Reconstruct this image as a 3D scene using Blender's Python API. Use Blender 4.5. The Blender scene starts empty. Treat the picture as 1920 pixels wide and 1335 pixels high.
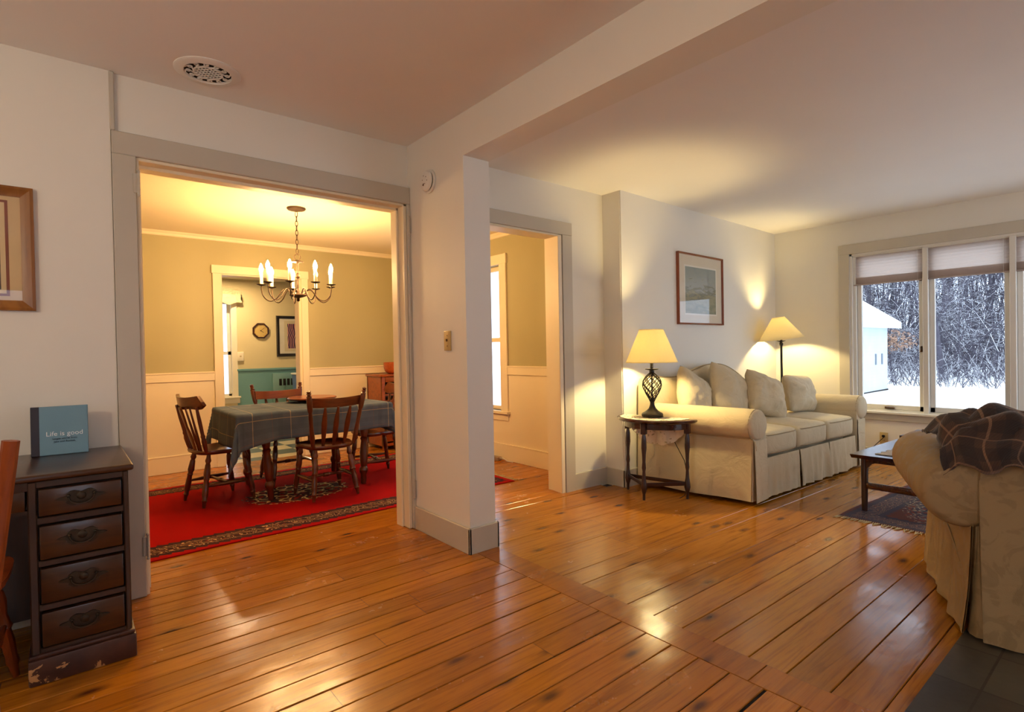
import bpy, bmesh, math, random
from math import sin, cos, pi, radians, hypot, atan2, sqrt, exp
from mathutils import Vector, Matrix, noise as mnoise
random.seed(7)
C = bpy.context.scene.collection
SCN = bpy.context.scene

# ------------------------------------------------------------------ materials
def S(r, g, b):
    def f(c):
        c /= 255.0
        return c / 12.92 if c <= 0.04045 else ((c + 0.055) / 1.055) ** 2.4
    return (f(r), f(g), f(b), 1.0)

def sc(c, k):
    return (min(1, c[0] * k), min(1, c[1] * k), min(1, c[2] * k), 1.0)

class NT:
    def __init__(s, name):
        s.m = bpy.data.materials.new(name); s.m.use_nodes = True
        s.t = s.m.node_tree; s.n = s.t.nodes; s.l = s.t.links
        s.b = s.n.get('Principled BSDF'); s.out = s.n.get('Material Output')
    def add(s, typ, **kw):
        nd = s.n.new(typ)
        for k, v in kw.items():
            if k.startswith('i_'):
                nd.inputs[k[2:].replace('_', ' ')].default_value = v
            else:
                setattr(nd, k, v)
        return nd
    def link(s, a, b): s.l.new(a, b)
    def coord(s, which='Object', scale=(1, 1, 1), loc=(0, 0, 0), rot=(0, 0, 0)):
        tc = s.add('ShaderNodeTexCoord'); mp = s.add('ShaderNodeMapping')
        mp.inputs['Scale'].default_value = scale; mp.inputs['Location'].default_value = loc
        mp.inputs['Rotation'].default_value = rot
        s.link(tc.outputs[which], mp.inputs['Vector']); return mp.outputs['Vector']
    def ramp(s, fac, stops, interp='LINEAR'):
        r = s.add('ShaderNodeValToRGB'); r.color_ramp.interpolation = interp
        e = r.color_ramp.elements
        while len(e) < len(stops): e.new(0.5)
        for i, (p, c) in enumerate(stops):
            e[i].position = p; e[i].color = c if len(c) == 4 else (*c, 1)
        s.link(fac, r.inputs['Fac']); return r.outputs['Color']
    def mix(s, fac, a, b, blend='MIX'):
        m = s.add('ShaderNodeMix', data_type='RGBA', blend_type=blend)
        for v, k in ((fac, 0), (a, 6), (b, 7)):
            if hasattr(v, 'links'): s.link(v, m.inputs[k])
            else: m.inputs[k].default_value = v
        return m.outputs[2]
    def math(s, op, a, b=0.5):
        m = s.add('ShaderNodeMath', operation=op)
        for v, k in ((a, 0), (b, 1)):
            if hasattr(v, 'links'): s.link(v, m.inputs[k])
            else: m.inputs[k].default_value = v
        return m.outputs[0]
    def noise(s, vec, scale, detail=3, rough=0.5, dist=0.0):
        n = s.add('ShaderNodeTexNoise'); n.inputs['Scale'].default_value = scale
        n.inputs['Detail'].default_value = detail; n.inputs['Roughness'].default_value = rough
        n.inputs['Distortion'].default_value = dist
        s.link(vec, n.inputs['Vector']); return n.outputs['Fac']
    def bump(s, h, strength=0.2, dist=0.01):
        b = s.add('ShaderNodeBump'); b.inputs['Strength'].default_value = strength
        b.inputs['Distance'].default_value = dist
        s.link(h, b.inputs['Height']); s.link(b.outputs['Normal'], s.b.inputs['Normal'])
    def base(s, c):
        if hasattr(c, 'links'): s.link(c, s.b.inputs['Base Color'])
        else: s.b.inputs['Base Color'].default_value = c
    def rough(s, r):
        if hasattr(r, 'links'): s.link(r, s.b.inputs['Roughness'])
        else: s.b.inputs['Roughness'].default_value = r

def plain(name, col, rough=0.6, var=0.06, scale=6.0, bump=0.0, bscale=40, metal=0.0, spec=0.5, coat=0.0, stretch=(1, 1, 1)):
    t = NT(name); v = t.coord('Object', stretch)
    n = t.noise(v, scale, 4)
    t.base(t.ramp(n, [(0.25, sc(col, 1 - var)), (0.75, sc(col, 1 + var))]))
    t.rough(rough); t.b.inputs['Metallic'].default_value = metal
    t.b.inputs['Specular IOR Level'].default_value = spec
    if coat: t.b.inputs['Coat Weight'].default_value = coat; t.b.inputs['Coat Roughness'].default_value = 0.08
    if bump: t.bump(t.noise(t.coord('Object'), bscale, 3), bump, 0.004)
    return t.m

def wood(name, dark, light, rough=0.35, axis='x', sc_=1.0, coat=0.0):
    t = NT(name)
    st = {'x': (1.2, 14, 14), 'y': (14, 1.2, 14), 'z': (14, 14, 1.2)}[axis]
    v = t.coord('Object', tuple(k * sc_ for k in st))
    n = t.noise(v, 2.2, 6, 0.6, 0.6)
    n2 = t.noise(t.coord('Object'), 3.0, 2)
    c = t.ramp(n, [(0.3, dark), (0.7, light)])
    t.base(t.mix(t.math('MULTIPLY', n2, 0.5), c, sc(dark, 0.7)))
    t.rough(rough)
    if coat: t.b.inputs['Coat Weight'].default_value = coat; t.b.inputs['Coat Roughness'].default_value = 0.12
    t.bump(n, 0.05, 0.002)
    return t.m

def fabric(name, col, var=0.08, weave=500, rough=0.9, wr=0.25):
    t = NT(name); v = t.coord('Object')
    n = t.noise(v, 5, 4)
    w = t.noise(v, weave, 2)
    c = t.ramp(n, [(0.3, sc(col, 1 - var)), (0.7, sc(col, 1 + var))])
    t.base(t.mix(t.math('MULTIPLY', w, 0.25), c, sc(col, 0.75)))
    t.rough(rough); t.b.inputs['Specular IOR Level'].default_value = 0.15
    t.b.inputs['Sheen Weight'].default_value = 0.15
    h = t.math('ADD', t.math('MULTIPLY', t.noise(t.coord('Object'), 7, 3, 0.5, 1.5), 1.0), t.math('MULTIPLY', w, 0.06))
    t.bump(h, wr, 0.03)
    return t.m

def emis(name, col, strength):
    t = NT(name); t.base(col)
    t.b.inputs['Emission Color'].default_value = col
    t.b.inputs['Emission Strength'].default_value = strength
    return t.m

# ------------------------------------------------------------------ mesh builder
class MB:
    def __init__(s): s.v = []; s.f = []; s.uv = None; s.fa = []
    def add(s, vs, fs, M=None):
        o = len(s.v)
        s.v += [tuple(M @ Vector(p)) for p in vs] if M is not None else [tuple(p) for p in vs]
        s.f += [tuple(i + o for i in f) for f in fs]; return s
    def box(s, x0, x1, y0, y1, z0, z1, bev=0.0, seg=2, M=None):
        if bev <= 0:
            vs = [(x, y, z) for z in (z0, z1) for y in (y0, y1) for x in (x0, x1)]
            return s.add(vs, [(0, 2, 3, 1), (4, 5, 7, 6), (0, 1, 5, 4), (2, 6, 7, 3), (0, 4, 6, 2), (1, 3, 7, 5)], M)
        bm = bmesh.new(); bmesh.ops.create_cube(bm, size=1)
        for v in bm.verts:
            v.co = Vector(((x0 + x1) / 2 + v.co.x * (x1 - x0), (y0 + y1) / 2 + v.co.y * (y1 - y0), (z0 + z1) / 2 + v.co.z * (z1 - z0)))
        b = min(bev, 0.49 * min(abs(x1 - x0), abs(y1 - y0), abs(z1 - z0)))
        bmesh.ops.bevel(bm, geom=bm.edges[:], offset=b, segments=seg, profile=0.5, affect='EDGES')
        return s.addbm(bm, M)
    def addbm(s, bm, M=None):
        bm.verts.index_update()
        s.add([v.co.copy() for v in bm.verts], [tuple(v.index for v in f.verts) for f in bm.faces], M); bm.free(); return s
    def tube(s, pts, r, n=8, caps=True, side=None, closed=False):
        P = [Vector(p) for p in pts]; k = len(P)
        R = r if isinstance(r, (list, tuple)) and not (len(r) == 2 and k != 2 and not isinstance(r[0], (list, tuple))) else [r] * k
        if len(R) != k: R = [r] * k
        vs = []; fs = []; up = Vector(side) if side else None; prev = None
        for i in range(k):
            if closed: d = P[(i + 1) % k] - P[i - 1]
            else: d = P[min(i + 1, k - 1)] - P[max(i - 1, 0)]
            if d.length < 1e-9: d = Vector((0, 0, 1))
            d.normalize()
            if up: a = up - d * up.dot(d)
            elif prev is not None: a = prev - d * prev.dot(d)
            else: a = Vector((1, 0, 0)) if abs(d.x) < 0.8 else Vector((0, 1, 0)); a = a - d * a.dot(d)
            if a.length < 1e-6: a = d.orthogonal()
            a.normalize(); prev = a; b = d.cross(a)
            ra, rb = R[i] if isinstance(R[i], (list, tuple)) else (R[i], R[i])
            for j in range(n):
                t = 2 * pi * j / n
                vs.append(P[i] + a * cos(t) * ra + b * sin(t) * rb)
        m = k if closed else k - 1
        for i in range(m):
            for j in range(n):
                i2 = (i + 1) % k
                fs.append((i * n + j, i * n + (j + 1) % n, i2 * n + (j + 1) % n, i2 * n + j))
        if caps and not closed:
            fs.append(tuple(range(n - 1, -1, -1))); fs.append(tuple((k - 1) * n + j for j in range(n)))
        return s.add(vs, fs)
    def lathe(s, prof, n=24, M=None, sx=1.0, sy=1.0):
        vs = []; fs = []
        for r, z in prof:
            for j in range(n):
                t = 2 * pi * j / n; vs.append((r * cos(t) * sx, r * sin(t) * sy, z))
        for i in range(len(prof) - 1):
            for j in range(n):
                fs.append((i * n + j, i * n + (j + 1) % n, (i + 1) * n + (j + 1) % n, (i + 1) * n + j))
        if prof[0][0] > 1e-6: fs.append(tuple(range(n - 1, -1, -1)))
        if prof[-1][0] > 1e-6: fs.append(tuple((len(prof) - 1) * n + j for j in range(n)))
        return s.add(vs, fs, M)
    def turned(s, p0, p1, prof, n=10):
        a, b = Vector(p0), Vector(p1)
        return s.tube([a.lerp(b, t) for t, r in prof], [r for t, r in prof], n)
    def prism(s, poly, f0, f1):
        """poly list of 2d; f0,f1 map (u,v)->3d for the two faces"""
        n = len(poly)
        vs = [f0(u, v) for u, v in poly] + [f1(u, v) for u, v in poly]
        fs = [tuple(range(n - 1, -1, -1)), tuple(range(n, 2 * n))] + [(i, (i + 1) % n, n + (i + 1) % n, n + i) for i in range(n)]
        return s.add(vs, fs)
    def grid(s, nu, nv, f, cu=False, uv=None):
        o = len(s.v); vs = []; fs = []
        for i in range(nu):
            for j in range(nv):
                vs.append(f(i / (nu - 1) if not cu else i / nu, j / (nv - 1)))
        for i in range(nu if cu else nu - 1):
            for j in range(nv - 1):
                i2 = (i + 1) % nu
                fs.append((i * nv + j, i2 * nv + j, i2 * nv + j + 1, i * nv + j + 1))
        return s.add(vs, fs)
    def sphere(s, c, r, n=12, m=8, M=None):
        rx, ry, rz = r if isinstance(r, (tuple, list)) else (r, r, r)
        prof = [(sin(pi * i / m), -cos(pi * i / m)) for i in range(m + 1)]
        vs = []; fs = []
        for q, z in prof:
            for j in range(n):
                t = 2 * pi * j / n; vs.append((c[0] + rx * q * cos(t), c[1] + ry * q * sin(t), c[2] + rz * z))
        for i in range(m):
            for j in range(n): fs.append((i * n + j, i * n + (j + 1) % n, (i + 1) * n + (j + 1) % n, (i + 1) * n + j))
        return s.add(vs, fs, M)
    def build(s, name, m, parent=None, smooth=None, angle=35, uv=None, weld=False, sub=0):
        me = bpy.data.meshes.new(name); me.from_pydata(s.v, [], s.f); me.validate(clean_customdata=False)
        if uv:
            l = me.uv_layers.new(name='UVMap')
            for lp in me.loops:
                l.data[lp.index].uv = uv(me.vertices[lp.vertex_index].co, lp.vertex_index)
        bm = bmesh.new(); bm.from_mesh(me)
        if weld: bmesh.ops.remove_doubles(bm, verts=bm.verts, dist=1e-5)
        bmesh.ops.recalc_face_normals(bm, faces=bm.faces); bm.to_mesh(me); bm.free()
        if s.fa:
            at = me.attributes.new('plank', 'FLOAT', 'FACE')
            for i, x in enumerate(s.fa[:len(me.polygons)]): at.data[i].value = x
        me.materials.append(m)
        if smooth is None: smooth = True
        if smooth:
            me.shade_smooth()
            try: me.set_sharp_from_angle(angle=radians(angle))
            except Exception: pass
        o = bpy.data.objects.new(name, me); C.objects.link(o)
        if parent: o.parent = parent
        if sub:
            md = o.modifiers.new('s', 'SUBSURF'); md.levels = sub; md.render_levels = sub
        return o

def tag(o, label=None, cat=None, group=None, kind=None):
    if label: o['label'] = label
    if cat: o['category'] = cat
    if group: o['group'] = group
    if kind: o['kind'] = kind
    return o
def thing(name, label, cat, loc=(0, 0, 0), rz=0.0, group=None, ry=0.0):
    o = bpy.data.objects.new(name, None); C.objects.link(o)
    o.empty_display_size = 0.1
    o.location = loc; o.rotation_euler = (0, ry, rz); return tag(o, label, cat, group)
def struct(o, label=None):
    o['kind'] = 'structure'
    if label: o['label'] = label
    return o
def copy_tree(o, parent=None):
    c = o.copy(); C.objects.link(c)
    if parent: c.parent = parent
    for ch in [x for x in bpy.data.objects if x.parent == o]: copy_tree(ch, c)
    return c

TILT = 0.02
def zl(x): return -TILT * (x - 1.75) if x > 1.75 else 0.0

# ------------------------------------------------------------------ material set
M = {}
M['wall'] = plain('wall_paint', S(233, 228, 216), 0.55, 0.015, 2, 0.03, 25, spec=0.3)
M['ceil'] = plain('ceiling_paint', S(240, 236, 230), 0.6, 0.015, 2, 0.03, 25, spec=0.3)
M['trim'] = plain('trim_paint', S(196, 188, 172), 0.4, 0.02, 3, 0.02, 25, spec=0.4)
M['cream'] = plain('cream_paint', S(238, 224, 194), 0.45, 0.02, 3, 0.02, 25, spec=0.4)
M['sage'] = plain('sage_paint', S(176, 168, 130), 0.6, 0.03, 2, 0.03, 25, spec=0.3)
M['dceil'] = plain('dining_ceiling_paint', S(238, 226, 196), 0.6, 0.015, 2, 0.03, 25, spec=0.3)
M['kwall'] = plain('kitchen_paint', S(216, 198, 152), 0.6, 0.02, 2, 0.03, 25, spec=0.3)
M['teal'] = plain('teal_paint', S(108, 152, 150), 0.5, 0.04, 3, 0.02, 25)
M['white'] = plain('white_plastic', S(232, 228, 218), 0.4, 0.02)
M['wframe'] = plain('window_white', S(226, 222, 212), 0.35, 0.02)
M['ivory'] = plain('ivory_plastic', S(196, 168, 110), 0.4, 0.03)
M['dark'] = plain('dark_gap', (0.01, 0.008, 0.006, 1), 0.9)
M['iron'] = plain('black_iron', (0.018, 0.014, 0.012, 1), 0.45, 0.2, 30, metal=0.6)
M['bronze'] = plain('aged_bronze', S(92, 66, 40), 0.4, 0.15, 30, metal=0.7)
M['cbronze'] = plain('dark_bronze', S(62, 44, 28), 0.5, 0.15, 30, metal=0.5)
M['pull'] = plain('dark_brass', S(62, 52, 40), 0.45, 0.3, 60, metal=0.7)
M['chair'] = wood('maple_stain', S(76, 30, 11), S(116, 50, 19), 0.28, 'z', coat=0.4)
M['chairx'] = wood('maple_stain_cross', S(80, 32, 11), S(124, 54, 20), 0.28, 'x', coat=0.4)
M['desk'] = wood('walnut_stain', S(52, 29, 13), S(80, 46, 23), 0.32, 'x', coat=0.3)
M['deskz'] = wood('walnut_stain_upright', S(44, 26, 13), S(66, 39, 20), 0.35, 'z', coat=0.2)
M['mahog'] = wood('mahogany', S(46, 20, 12), S(76, 34, 20), 0.25, 'x', coat=0.5)
M['mahogz'] = wood('mahogany_upright', S(40, 18, 12), S(66, 30, 18), 0.3, 'z', coat=0.4)
M['teak'] = wood('teak', S(48, 20, 14), S(84, 40, 26), 0.22, 'x', coat=0.6)
M['frame1'] = wood('gilt_wood', S(128, 78, 30), S(170, 112, 48), 0.35, 'z')
M['frame2'] = wood('cherry_frame', S(120, 56, 28), S(160, 88, 48), 0.35, 'z')
M['sofa'] = fabric('cream_twill', S(206, 190, 156), 0.04, 420)
M['pillow'] = fabric('cream_pillow', S(208, 192, 160), 0.05, 420, wr=0.5)
M['piping'] = plain('piping', S(160, 140, 106), 0.9)
M['snow'] = plain('snow', S(240, 244, 250), 0.8, 0.03, 0.6, 0.3, 2)

# floor boards
def floor_mat(name, dark, light, knot, rough0=0.26):
    t = NT(name)
    at = t.add('ShaderNodeAttribute', attribute_name='plank')
    tc = t.add('ShaderNodeTexCoord')
    off = t.add('ShaderNodeVectorMath', operation='SCALE'); 
    cmb = t.add('ShaderNodeCombineXYZ')
    t.link(at.outputs['Fac'], cmb.inputs[0]); t.link(at.outputs['Fac'], cmb.inputs[1])
    off.inputs['Scale'].default_value = 37.0; t.link(cmb.outputs[0], off.inputs[0])
    ad = t.add('ShaderNodeVectorMath', operation='ADD')
    t.link(tc.outputs['Object'], ad.inputs[0]); t.link(off.outputs[0], ad.inputs[1])
    def mp(sc3):
        m = t.add('ShaderNodeMapping'); m.inputs['Scale'].default_value = sc3
        t.link(ad.outputs[0], m.inputs['Vector']); return m.outputs['Vector']
    # knots: stretched voronoi with distorted grain round them
    kv = t.add('ShaderNodeTexVoronoi', voronoi_dimensions='2D'); kv.inputs['Scale'].default_value = 1.0
    t.link(mp((2.1, 5.5, 1)), kv.inputs['Vector'])
    kd = kv.outputs['Distance']
    g = t.noise(mp((1.3, 26, 4)), 1.6, 6, 0.62, 1.1)
    fine = t.noise(mp((6, 160, 10)), 1.5, 3, 0.6)
    col = t.ramp(g, [(0.28, dark), (0.52, light), (0.8, sc(light, 1.12))])
    tone = t.ramp(at.outputs['Fac'], [(0.0, (0.72, 0.66, 0.60)), (0.5, (1, 1, 1)), (1.0, (1.12, 1.1, 1.02))])
    col = t.mix(1.0, col, tone, 'MULTIPLY')
    col = t.mix(t.math('MULTIPLY', fine, 0.35), col, sc(dark, 0.75))
    blotch = t.noise(mp((1.1, 2.0, 1)), 1.2, 4, 0.6)
    col = t.mix(t.ramp(blotch, [(0.5, (0, 0, 0)), (0.8, (0.45, 0.45, 0.45))]), col, sc(dark, 0.8))
    kn = t.ramp(kd, [(0.03, (1, 1, 1)), (0.085, (0.5, 0.5, 0.5)), (0.15, (0, 0, 0))])
    # only some cells carry a knot
    sp = t.add('ShaderNodeSeparateColor'); t.link(kv.outputs['Color'], sp.inputs[0])
    col = t.mix(t.math('MULTIPLY', kn, t.math('GREATER_THAN', sp.outputs[0], 0.64)), col, knot)
    t.base(col)
    wear = t.noise(t.coord('Object', (1.2, 1.6, 1)), 3.0, 5, 0.65)
    t.rough(t.ramp(wear, [(0.3, (rough0 - 0.06,) * 3), (0.7, (rough0 + 0.10,) * 3)]))
    t.b.inputs['Specular IOR Level'].default_value = 0.5
    h = t.math('ADD', t.math('MULTIPLY', t.noise(t.coord('Object', (2.2, 5, 1)), 2.0, 3), 1.0), t.math('MULTIPLY', g, 0.12))
    t.bump(h, 0.16, 0.012)
    return t.m
M['floor'] = floor_mat('pine_boards', S(138, 76, 8), S(188, 116, 24), S(92, 46, 14), 0.2)
M['floor2'] = floor_mat('wide_pine_boards', S(138, 80, 10), S(190, 122, 30), S(90, 46, 14), 0.18)
# light levels
SKY = 2.9
CH_E = 680.0
E_FILL1 = 50.0
E_FILL2 = 14.0
EXPO = 0.08
# ================================================================== THE SETTING
W = 3.07           # face of the wall with the two openings
ZC = 2.415         # ceiling of the two front rooms
DX = 3.44          # dining room window wall
YB = 6.07          # dining room back wall
XW = 6.46          # living room window wall
def yw(x): return 2.876 + (x - 3.577) * 0.0267     # sofa wall runs very slightly askew

# ---- floors: planks as geometry, gaps over a dark bed
def planks(mb, ys, x0, x1, zf, rnd, seam=True, gap=(0.002, 0.004), lift=0.0, pw=0.16):
    for a, b in zip(ys[:-1], ys[1:]):
        xs = [x0]
        if seam:
            x = x0 + rnd.uniform(0.6, 2.6)
            while x < x1 - 0.3:
                xs.append(x); x += rnd.uniform(1.3, 3.0)
        xs.append(x1)
        g0, g1 = rnd.uniform(*gap) * 0.5, rnd.uniform(*gap) * 0.5
        if rnd.random() < pw: g1 = rnd.uniform(0.0035, 0.0055)
        if abs(b - 0.844) < 1e-3: g1 = 0.0085
        base = rnd.random()
        if x0 < 1.75 < x1: xs = sorted(set(xs + [1.75]))
        for p, q in zip(xs[:-1], xs[1:]):
            e = 0.0008 if q != 1.75 and p != 1.75 else 0.0
            n0 = len(mb.f)
            cv = 0.0022
            yy = [(a + g0, -0.006), (a + g0, -cv), (a + g0 + cv, 0), (b - g1 - cv, 0), (b - g1, -cv), (b - g1, -0.006)]
            nx = 2
            vs = []
            for k in range(nx):
                x = p + e + (q - p - 2 * e) * k / (nx - 1)
                vs += [(x, y, zf(x, y) + dz + lift) for y, dz in yy]
            m = len(yy)
            fs = [(k * m + i, k * m + i + 1, (k + 1) * m + i + 1, (k + 1) * m + i) for k in range(nx - 1) for i in range(m - 1)]
            mb.add(vs, fs)
            val = min(1, max(0, 0.5 + (base - 0.5) * 0.7 + rnd.uniform(-0.25, 0.25)))
            mb.fa += [val] * (len(mb.f) - n0)
rnd = random.Random(3)
ysL = [-2.3]
while ysL[-1] < 0.72: ysL.append(round(ysL[-1] + rnd.uniform(0.10, 0.128), 3))
ysL = [y for y in ysL if y < 0.68] + [0.73, 0.844, 0.964, 1.083, 1.195, 1.31, 1.433, 1.553, 1.669, 1.785, 1.9, 2.02, 2.135, 2.249, 2.358, 2.465, 2.589, 2.704, 2.789, 2.9, 2.99]
ysD = [2.99]
while ysD[-1] < 6.0: ysD.append(round(ysD[-1] + rnd.uniform(0.085, 0.12), 3))
ysD[-1] = 6.13
flat = lambda x, y: 0.0
dfl = lambda x, y: zl(x) * max(0, min(1, (3.55 - y) / 0.55))
mb = MB()
planks(mb, ysL, -2.3, 1.735, flat, rnd)
planks(mb, ysD, -1.3, 3.46, dfl, rnd)
fl = struct(mb.build('floor', M['floor'], smooth=False), 'orange pine board floor of the front and dining rooms')
bed = MB().box(-2.4, 1.80, -2.4, 3.0, -0.2, -0.005).box(-1.4, 3.56, 3.0, 6.12, -0.2, -0.04).build('bed', M['dark'], fl, smooth=False)
bed.name = 'subfloor'
mb = MB()
ysR = [-2.3]
while ysR[-1] < 0.4: ysR.append(round(ysR[-1] + rnd.uniform(0.13, 0.2), 3))
ysR = [y for y in ysR if y < 0.43] + [0.56, 0.699, 0.837, 0.97, 1.108, 1.241, 1.377, 1.514, 1.783, 1.914, 2.19, 2.473, 2.72, 2.985]
planks(mb, ysR, 1.877, XW + 0.02, lambda x, y: zl(x), rnd, gap=(0.0015, 0.0032), pw=0.06)
fl2 = struct(mb.build('floor', M['floor2'], smooth=False), 'wide pine board floor of the sitting room')
b2 = MB(); b2.add([(x, y, zl(x) + dz) for dz in (-0.25, -0.005) for y in (-2.4, 3.02) for x in (1.74, 6.6)], [(0, 2, 3, 1), (4, 5, 7, 6), (0, 1, 5, 4), (2, 6, 7, 3), (0, 4, 6, 2), (1, 3, 7, 5)])
b2.build('subfloor', M['dark'], fl2, smooth=False)
# threshold strip between the two rooms
mb = MB(); n0 = 0
for y0, y1, v in ((-2.3, 0.9, 0.45), (0.9, 1.62, 0.35), (1.62, 3.0, 0.2)):
    k = len(mb.f); mb.box(1.7375, 1.8735, y0 + 0.001, y1 - 0.001, -0.02, 0.0005, 0.0015, 1); mb.fa += [v] * (len(mb.f) - k)
t = floor_mat('threshold_pine', S(140, 76, 10), S(182, 108, 24), S(92, 46, 14), 0.2)
nd = [n for n in t.node_tree.nodes if n.bl_idname == 'ShaderNodeTexCoord'][0]
struct(mb.build('trim_1', t, smooth=False), 'long cross board in the floor between the rooms')

# slate hearth
t = NT('slate'); v = t.coord('Object', loc=(0.15, 0.51, 0))
br = t.add('ShaderNodeTexBrick'); br.offset = 0.0; br.inputs['Scale'].default_value = 1.0
br.inputs['Brick Width'].default_value = 0.30; br.inputs['Row Height'].default_value = 0.30
br.inputs['Mortar Size'].default_value = 0.004
br.inputs['Color1'].default_value = S(88, 84, 72); br.inputs['Color2'].default_value = S(56, 54, 52); br.inputs['Mortar'].default_value = S(30, 28, 26)
t.link(v, br.inputs['Vector'])
n = t.noise(t.coord('Object'), 5, 5)
t.base(t.mix(0.35, br.outputs['Color'], t.ramp(n, [(0.3, S(52, 48, 44)), (0.7, S(96, 88, 74))])))
t.rough(0.42); t.bump(t.math('ADD', t.math('MULTIPLY', n, 0.6), t.math('MULTIPLY', t.noise(t.coord('Object'), 22, 3), 0.3)), 0.5, 0.006)
def slab(x0, x1, y0, y1, h, name, m, lab):
    mb = MB(); mb.add([(x, y, zl(x) + dz) for dz in (-0.03, h) for y in (y0, y1) for x in (x0, x1)], [(0, 2, 3, 1), (4, 5, 7, 6), (0, 1, 5, 4), (2, 6, 7, 3), (0, 4, 6, 2), (1, 3, 7, 5)])
    return struct(mb.build(name, m, smooth=False), lab)
slab(1.878, 3.6, -1.2, 0.515, 0.006, 'hearth_floor', t.m, 'dark slate tile hearth set into the wood floor')

# kitchen floor: checkered vinyl
t = NT('checker_vinyl'); ck = t.add('ShaderNodeTexChecker'); ck.inputs['Scale'].default_value = 3.3
ck.inputs['Color1'].default_value = S(206, 194, 160); ck.inputs['Color2'].default_value = S(84, 98, 96)
t.link(t.coord('Object', (1, 1, 1), (0.05, 0.04, 0.5)), ck.inputs['Vector']); t.base(ck.outputs['Color']); t.rough(0.35)
struct(MB().box(0.0, 4.2, 6.13, 9.05, -0.2, 0.0).build('floor', t.m, smooth=False), 'checkered kitchen floor')

# ---- walls
def wallbox(name, m, boxes, lab=None, parent=None):
    mb = MB()
    for b in boxes: mb.box(*b)
    o = mb.build(name, m, parent, smooth=False); return struct(o, lab)
OX0, OX1, OZ = 0.28, 1.672, 2.035      # big opening
DX0, DX1, DZ = 2.15, 3.02, 2.015       # second doorway
T = 0.13
# front face (painted like the front rooms) and rear face (dining colours) are two skins
wallbox('wall_front', M['wall'], [(-2.4, OX0, W, W + 0.06, 0, ZC), (OX1, DX0, W, W + 0.06, -0.03, ZC), (DX1, 3.56, W, W + 0.06, -0.06, ZC), (OX0, OX1, W, W + 0.06, OZ, ZC), (DX0, DX1, W, W + 0.06, DZ, ZC),
    (-2.4, 0.185, W - 0.017, W + 0.01, 0, ZC)], 'cream wall with the two openings to the dining room')
wallbox('wall_dining_front', M['sage'], [(-1.3, OX0, W + 0.06, W + T, 0, ZC), (OX1, DX0, W + 0.06, W + T, -0.03, ZC), (DX1, DX, W + 0.06, W + T, -0.03, ZC), (OX0, OX1, W + 0.06, W + T, OZ, ZC), (DX0, DX1, W + 0.06, W + T, DZ, ZC)])
wallbox('wall_partition', M['wall'], [(1.703, 1.878, 2.452, W, -0.004, 2.185)], 'short wall stub between the two rooms')
wallbox('ceiling_beam', M['wall'], [(1.703, 1.878, -2.3, W, 2.185, ZC)], 'boxed ceiling beam running toward the camera')
wallbox('wall_return', M['wall'], [(3.556, 3.70, yw(3.56) + 0.012, W + 0.06, -0.08, ZC)])
mb = MB(); x0, x1 = 3.56, 6.60
vs = [(x, y, z) for z in (-0.2, ZC) for (x, y) in ((x0, yw(x0)), (x1, yw(x1)), (x1, yw(x1) + 0.14), (x0, yw(x0) + 0.14))]
mb.add(vs, [(3, 2, 1, 0), (4, 5, 6, 7), (0, 1, 5, 4), (1, 2, 6, 5), (2, 3, 7, 6), (3, 0, 4, 7)])
struct(mb.build('wall_sofa', M['wall'], smooth=False), 'cream wall behind the sofa')
# window wall with the triple window opening
WY0, WY1, WZ0, WZ1 = 0.19, 2.166, 0.412, 2.061
wallbox('wall_window', M['wall'], [(XW, XW + 0.14, WY1, 3.12, -0.6, ZC), (XW, XW + 0.14, -2.4, WY0, -0.6, ZC), (XW, XW + 0.14, WY0, WY1, WZ1, ZC), (XW, XW + 0.14, WY0, WY1, -0.6, WZ0)], 'cream wall with the wide window')
# unseen sides behind the camera, with a window each so the daylight gets in
wallbox('wall_rear', M['wall'], [(-2.4, -1.0, -2.4, -2.26, -0.3, ZC), (0.75, 3.5, -2.4, -2.26, -0.3, ZC), (6.3, 6.6, -2.4, -2.26, -0.3, ZC), (3.5, 6.3, -2.4, -2.26, -0.3, 0.1), (3.5, 6.3, -2.4, -2.26, 2.25, ZC), (-1.0, 0.75, -2.4, -2.26, -0.3, 0.75), (-1.0, 0.75, -2.4, -2.26, 1.95, ZC)])
wallbox('wall_left', M['wall'], [(-2.4, -2.26, -2.4, 0.2, -0.1, ZC), (-2.4, -2.26, 1.6, W, -0.1, ZC), (-2.4, -2.26, 0.2, 1.6, -0.1, 0.8), (-2.4, -2.26, 0.2, 1.6, 1.9, ZC)])
wallbox('ceiling', M['ceil'], [(-2.4, 6.6, -2.4, W, ZC, ZC + 0.12)], 'cream ceiling of the front rooms')
# dining room
KX0, KX1, KZ = 1.232, 2.02, 1.935
wallbox('wall_dining_back', M['sage'], [(-1.3, KX0, YB, YB + 0.12, 0, 2.5), (KX1, DX + 0.12, YB, YB + 0.12, 0, 2.5), (KX0, KX1, YB, YB + 0.12, KZ, 2.5)], 'sage green dining room wall above cream wainscot')
NY0, NY1, NZ0, NZ1 = 4.335, 5.18, 0.50, 1.985
wallbox('wall_dining_right', M['sage'], [(DX, DX + 0.12, W + 0.06, NY0, -0.6, 2.5), (DX, DX + 0.12, NY1, YB + 0.12, -0.6, 2.5), (DX, DX + 0.12, NY0, NY1, -0.6, NZ0), (DX, DX + 0.12, NY0, NY1, NZ1, 2.5)])
wallbox('wall_dining_left', M['sage'], [(-1.42, -1.3, W, YB + 0.12, 0, 2.5)])
wallbox('ceiling', M['dceil'], [(-1.42, DX + 0.12, W + 0.02, YB + 0.12, 2.305, 2.45)], 'cream dining room ceiling')
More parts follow.
